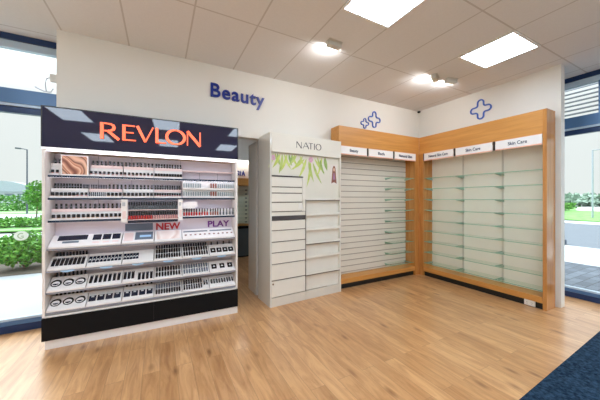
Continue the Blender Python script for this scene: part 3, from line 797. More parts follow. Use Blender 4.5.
K_POL = {'dusky teal': Kind('nail_polish', 'nail polish', polish(0), [M_TEAL, M_BLACK]), 'red': Kind('nail_polish', 'nail polish', polish(0), [M_RED, M_BLACK]),
         'rose': Kind('nail_polish', 'nail polish', polish(0), [M_ROSE, M_BLACK]), 'brown': Kind('nail_polish', 'nail polish', polish(0), [M_BROWN, M_BLACK])}
K_PACK = Kind('nail_kit_packet', 'packet', B().box(-.0085, .0085, 0, .010, 0, .082, 0).box(-.0055, .0055, -.0008, 0, .012, .058, 1), [M_PACKB, M_PACKA])
K_PACKR = Kind('nail_kit_packet', 'packet', B().box(-.0105, .0105, 0, .012, 0, .084, 0).box(-.0085, .0085, -.0008, 0, .010, .066, 1), [M_PACKB, M_BROWN])
K_SQ = Kind('eyeshadow_compact', 'compact', B().box(-.0125, .0125, -.050, .050, 0, .006, 0).box(-.0105, .0105, -.046, .030, .006, .0072, 1).box(-.006, .006, .036, .044, .006, .0072, 2), [M_NAVY, M_BLACK, M_SILVER])
K_ARC = Kind('blusher_compact', 'compact', B().box(-.0130, .0130, -.042, .042, 0, .006, 0).prism([(.011 * math.cos(k * PI / 8), -.022 + .026 * math.sin(k * PI / 8)) for k in range(9)] + [(.007 * math.cos(k * PI / 8), -.026 + .018 * math.sin(k * PI / 8)) for k in range(8, -1, -1)], XY(), .006, .0074, 1), [M_NAVY, M_PACKB])
K_BIG = Kind('powder_compact', 'compact', B().box(-.029, .029, -.036, .036, 0, .008, 0).prism([(0, .016), (-.014, -.012), (.014, -.012)], XY(), .008, .0094, 1), [M_BLACK, M_PACKB])
K_WIDEC = Kind('powder_compact', 'compact', B().box(-.029, .029, -.044, .020, 0, .008, 0).box(-.029, .029, .024, .050, 0, .006, 1).box(-.012, .012, .000, .016, .008, .0092, 1), [M_NAVY, M_PACKB])
K_ROUND = Kind('round_compact', 'compact', B().lathe([(.042, 0, 0), (.042, .008, 0), (.034, .0088, 0), (.030, .0088, 0), (.001, .0088, 0)], 24).prism([(.031 * math.cos(k * PI / 10), -.008 + .029 * math.sin(k * PI / 10)) for k in range(20)], XY(), .0084, .0094, 1).prism([(-.024, -.010), (.024, -.010), (.019, -.022), (0, -.030), (-.019, -.022)], XY(), .0093, .0102, 2), [M_BLACK, M_WHITE_TRAY, M_NAVY])
K_PEN = Kind('eye_pencil', 'eye pencil', B().lathe([(.0094, 0, 0), (.0098, .050, 0), (.0098, .050, 1), (.0075, .060, 1)], 8), [M_BLACK, M_SILVER])
K_STUB = Kind('mascara_tube', 'mascara', stick(.0085, .060, 0, 0, 0), [M_BLACK, M_SILVER, M_BLACK])
K_CAP = Kind('mascara_tube', 'mascara', stick(.010, .060, 0, 0, 0), [M_BLACK, M_BLACK, M_NAVY])
K_LIGHT = Kind('concealer_tube', 'concealer', B().lathe([(.0080, 0, 0), (.0084, .048, 0), (.0084, .048, 1), (.0062, .058, 1)], 8), [M_GREY, M_SILVER])
K_TEST = Kind('eyeshadow_tester', 'tester', B().lathe([(.0125, 0, 0), (.0125, .004, 0), (.0095, .0045, 1), (.0005, .0045, 1)], 14), [M_SILVER, M_BROWN])
def row(kind, x0, x1, n, y, z, label, group, step=None):
    for i in range(n):
        x = x0 + (x1 - x0) * i / max(1, n - 1)
        kind.put(label, group, T((x, y, z)))

# two-tier white racks on the three plain shelves
def rack(x0, x1, z, up, label, pink=None):
    t = thing('cosmetics_rack', label, 'rack', ((x0 + x1) / 2, 3.47, z))
    b = B(); b.prism([(3.405, z + .001), (3.545, z + .001), (3.545, z + up), (3.462, z + up), (3.462, z + .010), (3.405, z + .010)], YZ(), x0, x1); b.build('riser', M_WHITE_TRAY, t)
    b = B(); b.box(x0, x1, 3.4005, 3.4035, z + .001, z + .020); b.build('front_lip', M_WHITE_TRAY, t)
    b = B(); b.box(x0 + .002, x1 - .002, 3.4585, 3.4615, z + up - .026, z + up + .006); b.build('price_rail', M_PINK if pink else M_WHITE_TRAY, t)
    put(t, RM)
def tier(kind1, kind2, a0, a1, n1, n2, z, up, w1, w2, shelf):
    row(kind1, a0, a1, n1, 3.51, z + up + .001, w1, w1); row(kind2, a0, a1, n2, 3.432, z + .0115, w2, w2)
U1 = .118
rack(-.957, -.884, S1, U1, 'narrow two-tier rack on the top shelf beside the swatch poster')
tier(K_LIP, K_GLOSS, -.938, -.902, 2, 2, S1, U1, 'black lipstick on the narrow top-shelf rack before the swatch poster', 'black-capped gloss below the lipsticks of the narrow top-shelf rack', 1)
rack(-.644, -.362, S1, U1, 'two-tier top-shelf rack with pink rail just past the swatch poster', 1)
tier(K_LIP, K_GLOSS, -.632, -.374, 8, 8, S1, U1, 'black lipstick in the back tier of the top-shelf rack just past the poster', 'black-capped gloss in the front tier of the top-shelf rack just past the poster', 1)
rack(-.352, -.066, S1, U1, 'two-tier rack in the centre of the top shelf', 1)
tier(K_LIP, K_GLOSS, -.337, -.082, 8, 8, S1, U1, 'black lipstick in the back tier of the central top-shelf rack', 'black-capped gloss in the front tier of the central top-shelf rack', 1)
rack(-.058, .232, S1, U1, 'two-tier top-shelf rack of close-set tubes next to the empty rail', 1)
tier(K_LIP, K_WIDE, -.042, .216, 10, 10, S1, U1, 'black lipstick on the top-shelf rack next to the empty rail', 'black-capped bottle in front of the lipsticks next to the empty top rail', 1)
U2 = .092
rack(-.957, -.662, S2, U2, 'two-tier rack at the window end of the second shelf')
row(K_LIP, -.940, -.736, 10, 3.51, S2 + U2 + .001, 'black lipstick in the back tier at the window end of the second shelf', 'second shelf lipsticks at the window end')
row(K_SLIM, -.716, -.668, 5, 3.51, S2 + U2 + .001, 'thin lip liner packed tight beside second-shelf lipsticks at the window end', 'tight lip liners at the window end')
row(K_WIDE, -.938, -.775, 6, 3.432, S2 + .0115, 'black-capped bottle in the front tier at the window end of the second shelf', 'second shelf bottles at the window end')
row(K_GLOSS, -.745, -.675, 3, 3.432, S2 + .0115, 'low gloss beside the black-capped bottles of the second shelf window end', 'second shelf low glosses')
rack(-.656, -.366, S2, U2, 'two-tier second-shelf rack with beige rail, second from the window', 1)
row(K_SLIM, -.645, -.516, 10, 3.51, S2 + U2 + .001, 'thin lip liner in the tight row of the second-shelf rack with beige rail', 'tight lip liners on the beige rail rack')
row(K_LIP, -.488, -.380, 4, 3.51, S2 + U2 + .001, 'black lipstick beside the tight liners of the second-shelf beige rail rack', 'four second shelf lipsticks')
row(K_SLIM, -.645, -.516, 9, 3.432, S2 + .0115, 'thin liner in the front tier under the beige rail of the second shelf', 'front liners under the beige rail')
row(K_WIDE, -.486, -.382, 4, 3.432, S2 + .0115, 'large black cap among four at the end of the second-shelf beige rail rack', 'four large caps on the second shelf')
rack(-.356, -.068, S2, U2, 'white two-tier rack at the centre of the second shelf')
tier(K_LIP, K_WIDE, -.342, -.086, 8, 8, S2, U2, 'black lipstick in the back tier of the central second-shelf rack', 'large black cap in the front tier of the central second-shelf rack', 2)
rack(-.062, .222, S2, U2, 'second-shelf rack with pink rail beside the packet display', 1)
tier(K_LIP, K_GLOSS, -.050, .205, 11, 11, S2, U2, 'black lipstick in the back tier beside the white packet display', 'black-capped gloss in the front tier beside the white packet display', 2)
# packet display
t = thing('packet_display', 'white open display holding two rows of slim grey packets', 'display', (.54, 3.45, S2))
b = B(); b.box(.236, .841, 3.455, 3.462, S2 + .003, 1.648); b.build('display_back', M_WHITE_TRAY, t)
for z in (S2 + .003, 1.545):
    b = B(); b.box(.236, .841, 3.405, 3.4545, z, z + .011); b.box(.236, .841, 3.402, 3.405, z, z + .022); b.build('display_tray', M_WHITE_TRAY, t)
put(t, RM)
for rz, lab, grp in ((1.5585, 'slim grey packet in the upper row of the white packet display', 'upper row packets'), (S2 + .0150, 'slim grey packet in the lower row of the white packet display', 'lower row packets')):
    for i in range(23):
        x = .250 + .0263 * i
        if .540 < x < .632: continue
        if rz > 1.5 and .44 < x < .541: continue
        K_PACK.put(lab, grp, T((x, 3.420, rz)))
    for q in range(3):
        K_PACKR.put(lab.replace('slim grey', 'brown-red'), grp + ' in brown-red', T((.558 + .028 * q, 3.418, rz)))
b = B(); b.box(.432, .538, 3.440, 3.4445, 1.559, 1.640)
o = prod('blank_card', b, M_WHITE_TRAY, 'blank white card between packets in the upper row of the packet display', 'card'); put(o, RM)
# poster among the top racks
t = thing('swatch_poster', 'framed poster of swept brown and peach swatches on the top shelf', 'poster', (-.763, 3.42, S1))
b = B(); b.box(-.873, -.653, 3.418, 3.430, S1 + .003, 1.876); b.build('poster_mount', M_SIGNW, t)
b = B(); b.box(-.862, -.664, 3.4165, 3.4178, S1 + .016, 1.866); b.build('poster_print', poster_mat('swatch_print', ['7d4a3c', 'c98f76', 'e9c3a8', 'a9684f', 'dba58a', '6b3a2e', 'e2b79c'], 1.7, 9), t)
put(t, RM)
# third shelf
U3 = .106
rack(-.957, -.368, S3, U3, 'long two-tier rack at the window end of the third shelf', 1)
tier(K_LIP, K_WIDE, -.932, -.384, 15, 15, S3, U3, 'black lipstick in the back tier of the long third-shelf rack', 'large black cap in the front tier of the long third-shelf rack', 3)
def divider(x0, x1, z0, z1, label):
    b = B(); b.box(x0, x1, 3.334, 3.350, z0, z1, 0); b.box(x0 + .012, x1 - .012, 3.3325, 3.334, z0 + .04, z0 + .12, 1); b.box(x0 + .010, x1 - .018, 3.3325, 3.334, z1 - .07, z1 - .03, 2)
    o = prod('divider_card', b, [M_SIGNW, M_PINK, mat('pale_grey_print', 'b9bcc2', .5)], label, 'card'); o['_o'] = (0, 0, 0); put(o, RM)
divider(-.362, -.306, 1.185, 1.428, 'white upright card before the nail polish rack, window side')
divider(.186, .231, 1.190, 1.428, 'white upright card between the nail polish rack and the red-topped rack')
t = thing('polish_rack', 'dark rack of nail polish hung on the front of the third shelf', 'rack', (-.06, 3.36, 1.18))
b = B(); b.box(-.302, .182, 3.378, 3.3875, 1.176, 1.424); b.build('rack_back', mat('rack_grey', '6d6974', .4, vary=.03), t)
for z, m in ((1.310, M_PINK), (1.204, M_RED)):
    b = B(); b.box(-.302, .182, 3.340, 3.3775, z, z + .008); b.build('rack_tray', M_PINK, t)
b = B(); b.box(-.302, .182, 3.336, 3.3775, 1.176, 1.2035); b.build('rack_foot', M_NAVY, t)
put(t, RM)
for i in range(21):
    x = -.292 + .0232 * i
    K_POL['dusky teal'].put('dusky nail polish with black cap in the upper tier of the hanging rack', 'upper tier nail polish', T((x, 3.359, 1.3185)))
    k = 'red' if i < 10 else 'rose'
    K_POL[k].put(f'{k} nail polish with black cap in the lower tier of the hanging rack', f'lower tier {k} nail polish', T((x, 3.359, 1.2125)))
t = thing('cosmetics_rack', 'low red-filled rack below the white cloud card on the third shelf', 'rack', (.54, 3.43, S3))
b = B(); b.box(.238, .842, 3.405, 3.475, S3 + .001, S3 + .010); b.box(.238, .842, 3.4745, 3.478, S3 + .010, S3 + .082); b.build('riser', M_WHITE_TRAY, t)
put(t, RM)
for n, x0, x1, k, lab in ((6, .252, .392, 'red', 'red nail polish in the low rack under the white cloud card'), (4, .425, .515, 'red', 'red nail polish in the low rack just past the cloud card'),
                          (4, .556, .640, 'brown', 'brown nail polish in the low third-shelf rack'), (5, .672, .830, 'dusky teal', 'dusky nail polish at the inner end of the low third-shelf rack')):
    for i in range(n):
        K_POL[k].put(lab, lab, T((x0 + (x1 - x0) * i / (n - 1), 3.435, S3 + .0115)))
row(K_LIP, .425, .83, 9, 3.51, S3 + .001 + .0, 'short black lipstick behind the low rack of nail polish', 'lipsticks behind the low rack')
b = B(); b.prism([(.245, 1.318), (.245, 1.385), (.285, 1.398), (.36, 1.402), (.405, 1.40), (.40, 1.37), (.41, 1.345), (.385, 1.338), (.37, 1.318)], XZ(), 3.448, 3.453)
b.box(.25, .256, 3.4485, 3.4525, S3 + .0105, 1.32)
o = prod('cloud_card', b, M_SIGNW, 'blank white cloud-shaped card standing over the red nail polish', 'card'); put(o, RM)

# sloping trays
TD, TR, LIP = .150, .108, .012           # depth, rise, lip
SL = math.atan2(TR - LIP, TD)
def tray(x0, x1, z, y, label, rise=TR, holes=(), extra=None):
    t = thing('tester_tray', label, 'tray', ((x0 + x1) / 2, y + .07, z))
    zb = z - .0045
    b = B(); b.prism([(y, zb), (y + TD + .05, zb), (y + TD + .05, z + .082), (y + TD + .004, z + .082), (y + TD, z + rise), (y, z + LIP)], YZ(), x0, x1); b.build('tray_body', M_WHITE_TRAY, t, bev=.0025)
    if extra: extra(t, x0, x1, z, y)
    put(t, RM); return t
def TM(x, z, y, s, lift=.0006, rise=TR):
    """matrix of a spot on the slope: s = 0 front edge .. 1 back edge"""
    a = math.atan2(rise - LIP, TD)
    return T((x, y + TD * s, z + LIP + (rise - LIP) * s)) @ Matrix.Rotation(a, 4, 'X') @ T((0, 0, lift))
def plate(t, x0, x1, z, y, s0, s1, m, name, th=.0015, label=None, skew=0):
    p = []
    for x, s in ((x0, s0), (x1, s0), (x1 + skew, s1), (x0 + skew, s1)):
        p.append((x, y + TD * s, z + LIP + (TR - LIP) * s + .0004))
    up = Vector((0, -math.sin(SL), math.cos(SL))) * th
    v = p + [tuple(Vector(q) + up) for q in p]
    b = B(); b.add(v, [(0, 3, 2, 1), (4, 5, 6, 7), (0, 1, 5, 4), (1, 2, 6, 5), (2, 3, 7, 6), (3, 0, 4, 7)]); return b.build(name, m, t, label=label)
z, y = RT[0]
def ex_a(t, x0, x1, z, y):
    plate(t, -.905, -.668, z, y, .50, .92, M_NAVY, 'dark_panel'); plate(t, -.86, -.73, z, y, .27, .42, M_GREY, 'name_plate')
    for xx in (-.622, -.538, -.454): plate(t, xx, xx + .072, z, y, .42, .90, M_NAVY, 'mirror_tile')
    for xx in (-.615, -.530, -.447): plate(t, xx, xx + .055, z, y, .16, .26, M_PINK, 'name_plate')
tray(-.955, -.368, z, y, 'long white sloping tester tray with dark panels on the middle ledge, window end', extra=ex_a)
def ex_b(t, x0, x1, z, y):
    plate(t, -.345, -.262, z, y, .15, .90, M_PINK, 'pink_card'); plate(t, -.245, -.072, z, y, .2, .92, M_GREY, 'slate_card')
    plate(t, -.20, -.09, z, y, .42, .62, M_PALEBLUE, 'pale_swoosh', th=.0022)
tray(-.360, -.062, z, y, 'sloping tray with slate card below the slate banner', extra=ex_b)
def ex_c(t, x0, x1, z, y):
    plate(t, -.035, .205, z, y, .12, .94, poster_mat('soft_skin_print', ['e9d9d4', 'f2e8e4', 'd9bfb6', 'f0e6e2'], 1.2, 5), 'skin_print')
tray(-.054, .224, z, y, 'sloping tray with pale skin-toned print below the red word', extra=ex_c)
def ex_d(t, x0, x1, z, y):
    plate(t, .245, .52, z, y, .66, .78, M_GREY, 'shade_strip'); plate(t, .545, .815, z, y, .66, .78, M_GREY, 'shade_strip')
tray(.232, .838, z, y, 'sloping white tray of round shade testers below the purple word', extra=ex_d)
for i in range(11):
    K_TEST.put('small round shade tester on the tray below the purple word', 'round shade testers', RT and TM(.270 + .0535 * i, z, y, .36))
SEG = [(-.957, -.664), (-.656, -.362), (-.354, -.064), (-.056, .222), (.230, .526), (.534, .838)]
def lay(kind, x0, x1, n, z, y, s, label, group, tilt=0):
    for i in range(n):
        kind.put(label, group, TM(x0 + (x1 - x0) * i / max(1, n - 1), z, y, s))
def stand(kind, x0, x1, n, y, z, label, group):
    row(kind, x0, x1, n, y, z, label, group)
BK = TD + .025          # back rows stand behind the tray
def up_row(kind, x0, x1, n, z, y, label, group):
    # held in the tray's slope, leaning back
    for i in range(n):
        kind.put(label, group, TM(x0 + (x1 - x0) * i / max(1, n - 1), z, y, 0.0))
def pens(kind, x0, x1, n, z, y, s, label, group, R=Matrix.Rotation(-PI / 2, 4, 'X')):
    """slim items lying up the slope"""
    for i in range(n):
        kind.put(label, group, TM(x0 + (x1 - x0) * i / max(1, n - 1), z, y, s, lift=.0106) @ R)
# ---- upper sloping row
z, y = RT[1]; w = 'upper sloping row'
tray(*SEG[0], z, y, 'white sloping tray of eight dark palettes, upper row at the window end')
lay(K_ARC if 0 else K_SQ, -.925, -.695, 8, z, y, .5, 'dark oblong palette in the tray of eight at the window end', 'palettes at the window end')
stand(K_CAP, -.93, -.69, 10, y + BK + .004, z + .083, 'dark mascara tube standing behind the tray of eight palettes', 'mascaras behind the palettes')
tray(*SEG[1], z, y, 'white sloping tray of ten blusher compacts in the upper row')
lay(K_ARC, -.636, -.382, 9, z, y, .5, 'dark blusher compact with silver arc in the full upper-row tray', 'blushers in the full tray')
tray(*SEG[2], z, y, 'sloping tray half filled with blushers beside a blank card, upper row')
lay(K_ARC, -.336, -.222, 5, z, y, .5, 'dark blusher compact beside the blank card of the half-filled tray', 'blushers in the half-filled tray')
tray(*SEG[3], z, y, 'white sloping tray of upright pencils in two rows below the red word')
tray(*SEG[4], z, y, 'white sloping tray of pencils in two rows below the bare pale panel')
for sg, nm in ((3, 'below the red word'), (4, 'beside the black powder compacts')):
    a, c = SEG[sg]
    for s, r in ((.10, 'front'), (.54, 'back')):
        pens(K_PEN, a + .022, c - .022, 10, z, y, s, f'slim eye pencil in the {r} row of the upper tray {nm}', f'{r} row pencils {nm}')
    stand(K_CAP, a + .02, c - .02, 10, y + BK + .004, z + .083, f'dark mascara tube standing behind the pencil tray {nm}', f'mascaras {nm}')
tray(*SEG[5], z, y, 'white sloping tray of four large black powder compacts')
lay(K_BIG, .578, .794, 4, z, y, .40, 'large black powder compact with a pale triangle in the upper row', 'four black powder compacts')
stand(K_CAP, .575, .80, 4, y + BK + .004, z + .083, 'dark tube standing behind the large black powder compacts', 'tubes behind the powder compacts')
# ---- middle sloping row
z, y = RT[2]
tray(*SEG[0], z, y, 'white sloping tray of three round compacts in the middle row')
lay(K_ROUND, -.905, -.715, 3, z, y, .48, 'round black compact in the middle sloping row', 'round compacts of the middle row')
stand(K_CAP, -.93, -.70, 8, y + BK + .004, z + .083, 'dark tube standing behind the middle-row round compacts', 'tubes behind the middle row round compacts')
tray(*SEG[1], z, y, 'white sloping tray of seven spaced dark palettes in the middle row')
lay(K_SQ, -.628, -.390, 7, z, y, .5, 'dark palette in the middle-row tray of seven', 'seven palettes')
tray(*SEG[2], z, y, 'middle-row sloping tray of three palettes and four small ones')
lay(K_SQ, -.333, -.262, 3, z, y, .5, 'dark palette among three in the mixed middle-row tray', 'three palettes')
lay(K_SQ, -.200, -.086, 4, z, y, .34, 'dark palette among the low four in the mixed middle-row tray', 'low four palettes')
tray(*SEG[3], z, y, 'middle-row sloping tray with two short rows of dark pencils')
tray(*SEG[4], z, y, 'middle-row sloping tray of pale slim concealers')
for s, r in ((.10, 'front'), (.54, 'back')):
    pens(K_PEN, -.032, .198, 9, z, y, s, f'slim dark pencil in the {r} row of the middle tray', f'{r} row pencils of the middle tray')
    pens(K_LIGHT, .252, .504, 10, z, y, s, f'slim pale concealer in the {r} row of the middle tray', f'{r} row concealers')
tray(*SEG[5], z, y, 'middle-row sloping tray of three black squares set wide apart')
lay(K_BIG, .590, .782, 3, z, y, .45, 'black square compact set wide apart in the middle row', 'three wide-set compacts')
# ---- lowest sloping row
z, y = RT[3]
tray(*SEG[0], z, y, 'white sloping tray of three round compacts in the lowest row')
lay(K_ROUND, -.905, -.715, 3, z, y, .48, 'round black compact in the lowest sloping row', 'round compacts of the lowest row')
stand(K_CAP, -.93, -.70, 8, y + BK + .004, z + .083, 'dark tube standing behind the lowest-row round compacts', 'tubes behind the lowest row round compacts')
tray(*SEG[1], z, y, 'lowest-row sloping tray of four dark compacts with pale lids')
lay(K_WIDEC, -.615, -.403, 4, z, y, .5, 'wide dark compact with pale lid in the lowest-row tray of four', 'four wide compacts')
tray(*SEG[2], z, y, 'lowest-row sloping tray of four dark compacts before the panel joint')
lay(K_WIDEC, -.315, -.103, 4, z, y, .46, 'wide dark compact in the lowest row just before the panel joint', 'compacts before the panel joint')
stand(K_CAP, -.33, -.09, 7, y + BK + .004, z + .083, 'dark tube behind the compacts just before the panel joint', 'tubes before the panel joint')
tray(*SEG[3], z, y, 'lowest-row sloping tray of ten slim bluish pencils')
for s, r in ((.08, 'front'), (.52, 'back')):
    pens(K_PEN if r == 'front' else K_LIGHT, -.034, .200, 10, z, y, s, f'slim stick in the {r} row of the lowest tray just past the panel joint', f'{r} row sticks past the panel joint')
tray(*SEG[4], z, y, 'lowest-row sloping tray with two rows of stubby dark tubes')
for s, r in ((.10, 'front'), (.54, 'back')):
    pens(K_STUB, .252, .440, 8, z, y, s, f'stubby dark tube in the {r} row of the lowest tray', f'{r} row stubby tubes')
pens(K_STUB, .475, .505, 2, z, y, .3, 'dark tube of the pair at the end of the stubby tube tray', 'pair of dark tubes')
tray(*SEG[5], z, y, 'lowest-row sloping tray of nine well-spaced slim tubes')
pens(K_STUB, .560, .812, 9, z, y, .3, 'well-spaced slim tube in the last tray of the lowest row', 'nine spaced tubes')
# pale blue tabs under the upper row
z, y = RT[1]
tabs = ['first from the window', 'second from the window', 'third from the window', 'fourth from the window', 'fifth from the window', 'nearest the gap']
for i, x in enumerate((-.80, -.49, -.21, .085, .385, .67)):
    b = B(); b.prism([(x + .055 * math.cos(k * PI / 10), z - .024 - .020 * math.sin(k * PI / 10) + .016) for k in range(11)], XZ(), y - .0075, y - .0025)
    o = prod('shelf_tab', b, M_PALEBLUE, f'pale blue half-round tab on the upper sloping row, {tabs[i]}', 'tab'); put(o, RM)

# ================================================================== OUTSIDE
def ground(name, poly, z, m):
    b = B(); b.prism(poly, XY(), z - .05, z); return structure(b.build(name, m))
M_CONC = mat('pale_concrete', 'adb0b3', .85, vary=.03, scale=1.5)
M_ROAD = mat('asphalt', '666c74', .9, vary=.04, scale=2)
M_LAWN = leaf_mat('lawn_grass', '4f8f34', '7fb558', 1.5)
M_SOIL = mat('garden_mulch', '62594f', .95, vary=.15, scale=8)
b = B(); b.prism([(-400, -400), (400, -400), (400, 400), (-400, 400)], XY(), -.35, -.16); structure(b.build('ground', mat('far_ground', 'bfc3bd', .9, vary=.05, scale=.2)))
ground('paving', [(5.42, -12), (8.35, -12), (8.35, 5.6), (5.42, 5.6)], -.03, paver_mat())
ground('footpath', [(8.35, -20), (11.3, -20), (11.3, 40), (8.35, 40)], -.03, M_CONC)
ground('road', [(11.3, -40), (21.5, -40), (21.5, 80), (11.3, 80)], -.06, M_ROAD)
ground('path', [(21.5, -40), (24, -40), (24, 80), (21.5, 80)], -.03, M_CONC)
ground('lawn', [(24, -6), (38, -2), (46, 14), (30, 13), (25, 7.0)], -.02, M_LAWN)
ground('lawn', [(27, 7.8), (60, 17), (120, 60), (60, 60), (34, 18)], -.025, M_LAWN)
ground('road', [(60, -60), (80, -60), (80, 17), (60, 13)], -.03, M_ROAD)
ground('path', [(-14, 4.05), (-1.07, 4.05), (-1.07, 7.0), (-14, 7.0)], -.03, M_CONC)
ground('garden_ground', [(-14, 7.0), (-1.07, 7.0), (-1.07, 10.6), (-14, 10.6)], -.02, M_SOIL)
ground('path', [(-40, 10.6), (-1.07, 10.6), (-1.07, 15.5), (-40, 15.5)], -.03, M_CONC)
ground('lawn', [(-60, 19), (-1.07, 16.5), (-1.07, 26), (-60, 30)], -.02, M_LAWN)
ground('road', [(-80, 31), (-1.07, 27), (-1.07, 34), (-80, 38)], -.04, M_CONC)
ground('lawn', [(-120, 40), (-1.07, 35), (-1.07, 70), (-120, 70)], -.02, M_LAWN)

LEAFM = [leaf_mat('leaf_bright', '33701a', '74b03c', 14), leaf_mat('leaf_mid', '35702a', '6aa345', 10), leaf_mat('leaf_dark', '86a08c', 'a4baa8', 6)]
M_BARK = mat('bark', '6f6257', .9, vary=.1)
def foliage(bb, c, rad, n, size, rnd, flat=0.0):
    for _ in range(n):
        while True:
            p = [rnd.uniform(-1, 1) for _ in range(3)]; l = math.sqrt(sum(q * q for q in p))
            if .45 < l < 1: break
        P = Vector((c[0] + p[0] * rad[0], c[1] + p[1] * rad[1], c[2] + p[2] * rad[2]))
        d = Vector((rnd.gauss(0, 1), rnd.gauss(0, 1), rnd.gauss(.3, .6))).normalized(); e = d.cross(Vector((rnd.gauss(0, 1), rnd.gauss(0, 1), rnd.gauss(0, 1)))).normalized()
        s = size * rnd.uniform(.7, 1.3); w = s * .34; nrm = d.cross(e) * s * .08
        bb.add([P, P + d * s * .45 + e * w + nrm, P + d * s, P + d * s * .45 - e * w + nrm], [(0, 1, 2, 3)], 0)
def shrub(x, y, h, r, n, size, m, label, seed, cat='shrub', name='leafy_shrub', group=None, z0=-.02):
    rnd = random.Random(seed)
    t = thing(name, label, cat, (x, y, z0), group)
    f = B(); foliage(f, (x, y, z0 + h * .55), (r, r, h * .47), n, size, rnd)
    f.build('foliage', LEAFM[m], t)
    s = B()
    for k in range(6):
        a = k * PI / 3
        s.tube([(x, y, z0), (x + .3 * r * math.cos(a), y + .3 * r * math.sin(a), z0 + h * .4), (x + .6 * r * math.cos(a), y + .6 * r * math.sin(a), z0 + h * .75)], [.012, .008, .004], 5)
    s.build('stem', M_BARK, t)
for i, (x, y, h, r, w) in enumerate([(-1.55, 7.75, .62, .38, 'beside the stand edge'), (-2.5, 7.6, .74, .52, 'behind the round sticker'), (-3.6, 7.8, .72, .5, 'second from the stand'),
                                     (-4.7, 7.9, .60, .5, 'at the window edge'), (-1.95, 9.0, .52, .5, 'in the back row near the stand'), (-3.2, 9.1, .50, .5, 'in the back row behind the sticker')]):
    shrub(x, y, h, r, 1500, .085, 0 if i % 3 else 1, f'bright leafy shrub in the bed outside, {w}', 20 + i)
def hedge(pts, h, wd, n, size, m, label, seed):
    rnd = random.Random(seed); t = thing('garden_hedge', label, 'hedge', (pts[0][0], pts[0][1], -.02))
    f = B()
    for i in range(len(pts) - 1):
        (x0, y0), (x1, y1) = pts[i], pts[i + 1]
        for k in range(8):
            s = (k + .5) / 8; foliage(f, (x0 + (x1 - x0) * s, y0 + (y1 - y0) * s, h * .5), (wd + abs(x1 - x0) / 14, wd + abs(y1 - y0) / 14, h * .55), n, size, rnd)
    f.build('foliage', LEAFM[m], t)
    b = B(); b.tube([(p[0], p[1], -.02 + .02) for p in pts] , .03, 5); b.build('root_line', M_BARK, t)
hedge([(-1.6, 18.2), (-8.6, 19.0)], .42, .8, 300, .17, 0, 'low bright hedge across the path behind the window shrubs', 40)
hedge([(-2.0, 42), (-22, 43.5)], .80, 1.2, 320, .28, 1, 'further mid green hedge beyond the lawn outside the window', 41)
hedge([(-3, 66), (-40, 68)], 2.0, 2.0, 240, .6, 1, 'distant hedge line below the lamp post outside the window', 42)
def tree(x, y, h, r, n, size, m, label, seed, trunk=.08):
    rnd = random.Random(seed); t = thing('garden_tree', label, 'tree', (x, y, -.02))
    f = B(); foliage(f, (x, y, h * .64), (r, r, h * .36), n, size, rnd); f.build('crown', LEAFM[m], t)
    s = B(); s.tube([(x, y, -.02), (x + .04, y, h * .35), (x, y, h * .75)], [trunk, trunk * .7, trunk * .3], 7)
    for k in range(5):
        a = k * 1.256; s.tube([(x, y, h * .35), (x + r * .6 * math.cos(a), y + r * .6 * math.sin(a), h * .7)], [trunk * .5, trunk * .15], 5)
    s.build('trunk', M_BARK, t)
tree(-8.0, 26.2, 2.7, .62, 700, .2, 0, 'young bright tree just outside, next to the make-up stand edge', 50, .05)
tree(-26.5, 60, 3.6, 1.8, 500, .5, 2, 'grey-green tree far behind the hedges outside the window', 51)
tree(-13.6, 46.5, 2.5, 1.2, 600, .32, 0, 'round bright tree near the lamp post foot outside the window', 52)
def lamp(x, y, h, arm, label, m, r=.07):
    t = thing('street_lamp', label, 'street lamp', (x, y, -.1))
    b = B(); b.lathe([(r * 1.1, 0), (r, .4), (r * .75, h)], 10, (x, y, -.1)); b.build('pole', m, t)
    b = B(); b.tube([(x, y, h - .12), (x + arm[0] * .4, y + arm[1] * .4, h - .08), (x + arm[0] * .7, y + arm[1] * .7, h - .08)], r * .55, 8); b.build('arm', m, t)
    a0, a1 = .6, 1.15
    dv = Vector((arm[0], arm[1], 0)); nv = Vector((-dv.y, dv.x, 0)).normalized() * .13
    p = [Vector((x, y, h - .08)) + dv * a0 - nv, Vector((x, y, h - .08)) + dv * a1 - nv, Vector((x, y, h - .08)) + dv * a1 + nv, Vector((x, y, h - .08)) + dv * a0 + nv]
    b = B(); b.add([tuple(q - Vector((0, 0, .05))) for q in p] + [tuple(q + Vector((0, 0, .06))) for q in p], [(0, 3, 2, 1), (4, 5, 6, 7), (0, 1, 5, 4), (1, 2, 6, 5), (2, 3, 7, 6), (3, 0, 4, 7)])
    b.build('lamp_head', m, t)
lamp(-11.3, 34.8, 6.25, (-.62, -.30), 'dark street lamp on the far side of the hedges outside the window', mat('dark_steel', '46505e', .5))
lamp(28.9, 7.3, 5.2, (.8, -1.4), 'pale grey street lamp across the road outside the glazed entrance', mat('pale_steel', 'a3abb5', .5), .06)
# arched hall far away
t = thing('arched_building', 'pale building with arched roof far away outside the window', 'building', (-32, 86, -.1))
arc = [(-7.5 + 15 * k / 16, 3.0 + 2.4 * math.sin(PI * k / 16)) for k in range(17)]
b = B(); b.prism([(-38.5 + 0, -.1), (-24.5, -.1), (-24.5, 3.0), (-38.5, 3.0)], XZ(), 84, 92); b.build('hall_wall', mat('hall_cladding', 'b9c2c8', .6, vary=.04), t)
b = B(); b.prism([(-31.5 + u, w) for u, w in arc], XZ(), 83.4, 92.5); b.build('hall_roof', mat('hall_roof_metal', '9fabb2', .5, vary=.05), t)
for k in range(6):
    b = B(); b.box(-37.6 + 2.2 * k, -36.1 + 2.2 * k, 83.9, 83.99, .9, 2.5); b.build('hall_window', mat('hall_glass', '6f8088', .2), t)
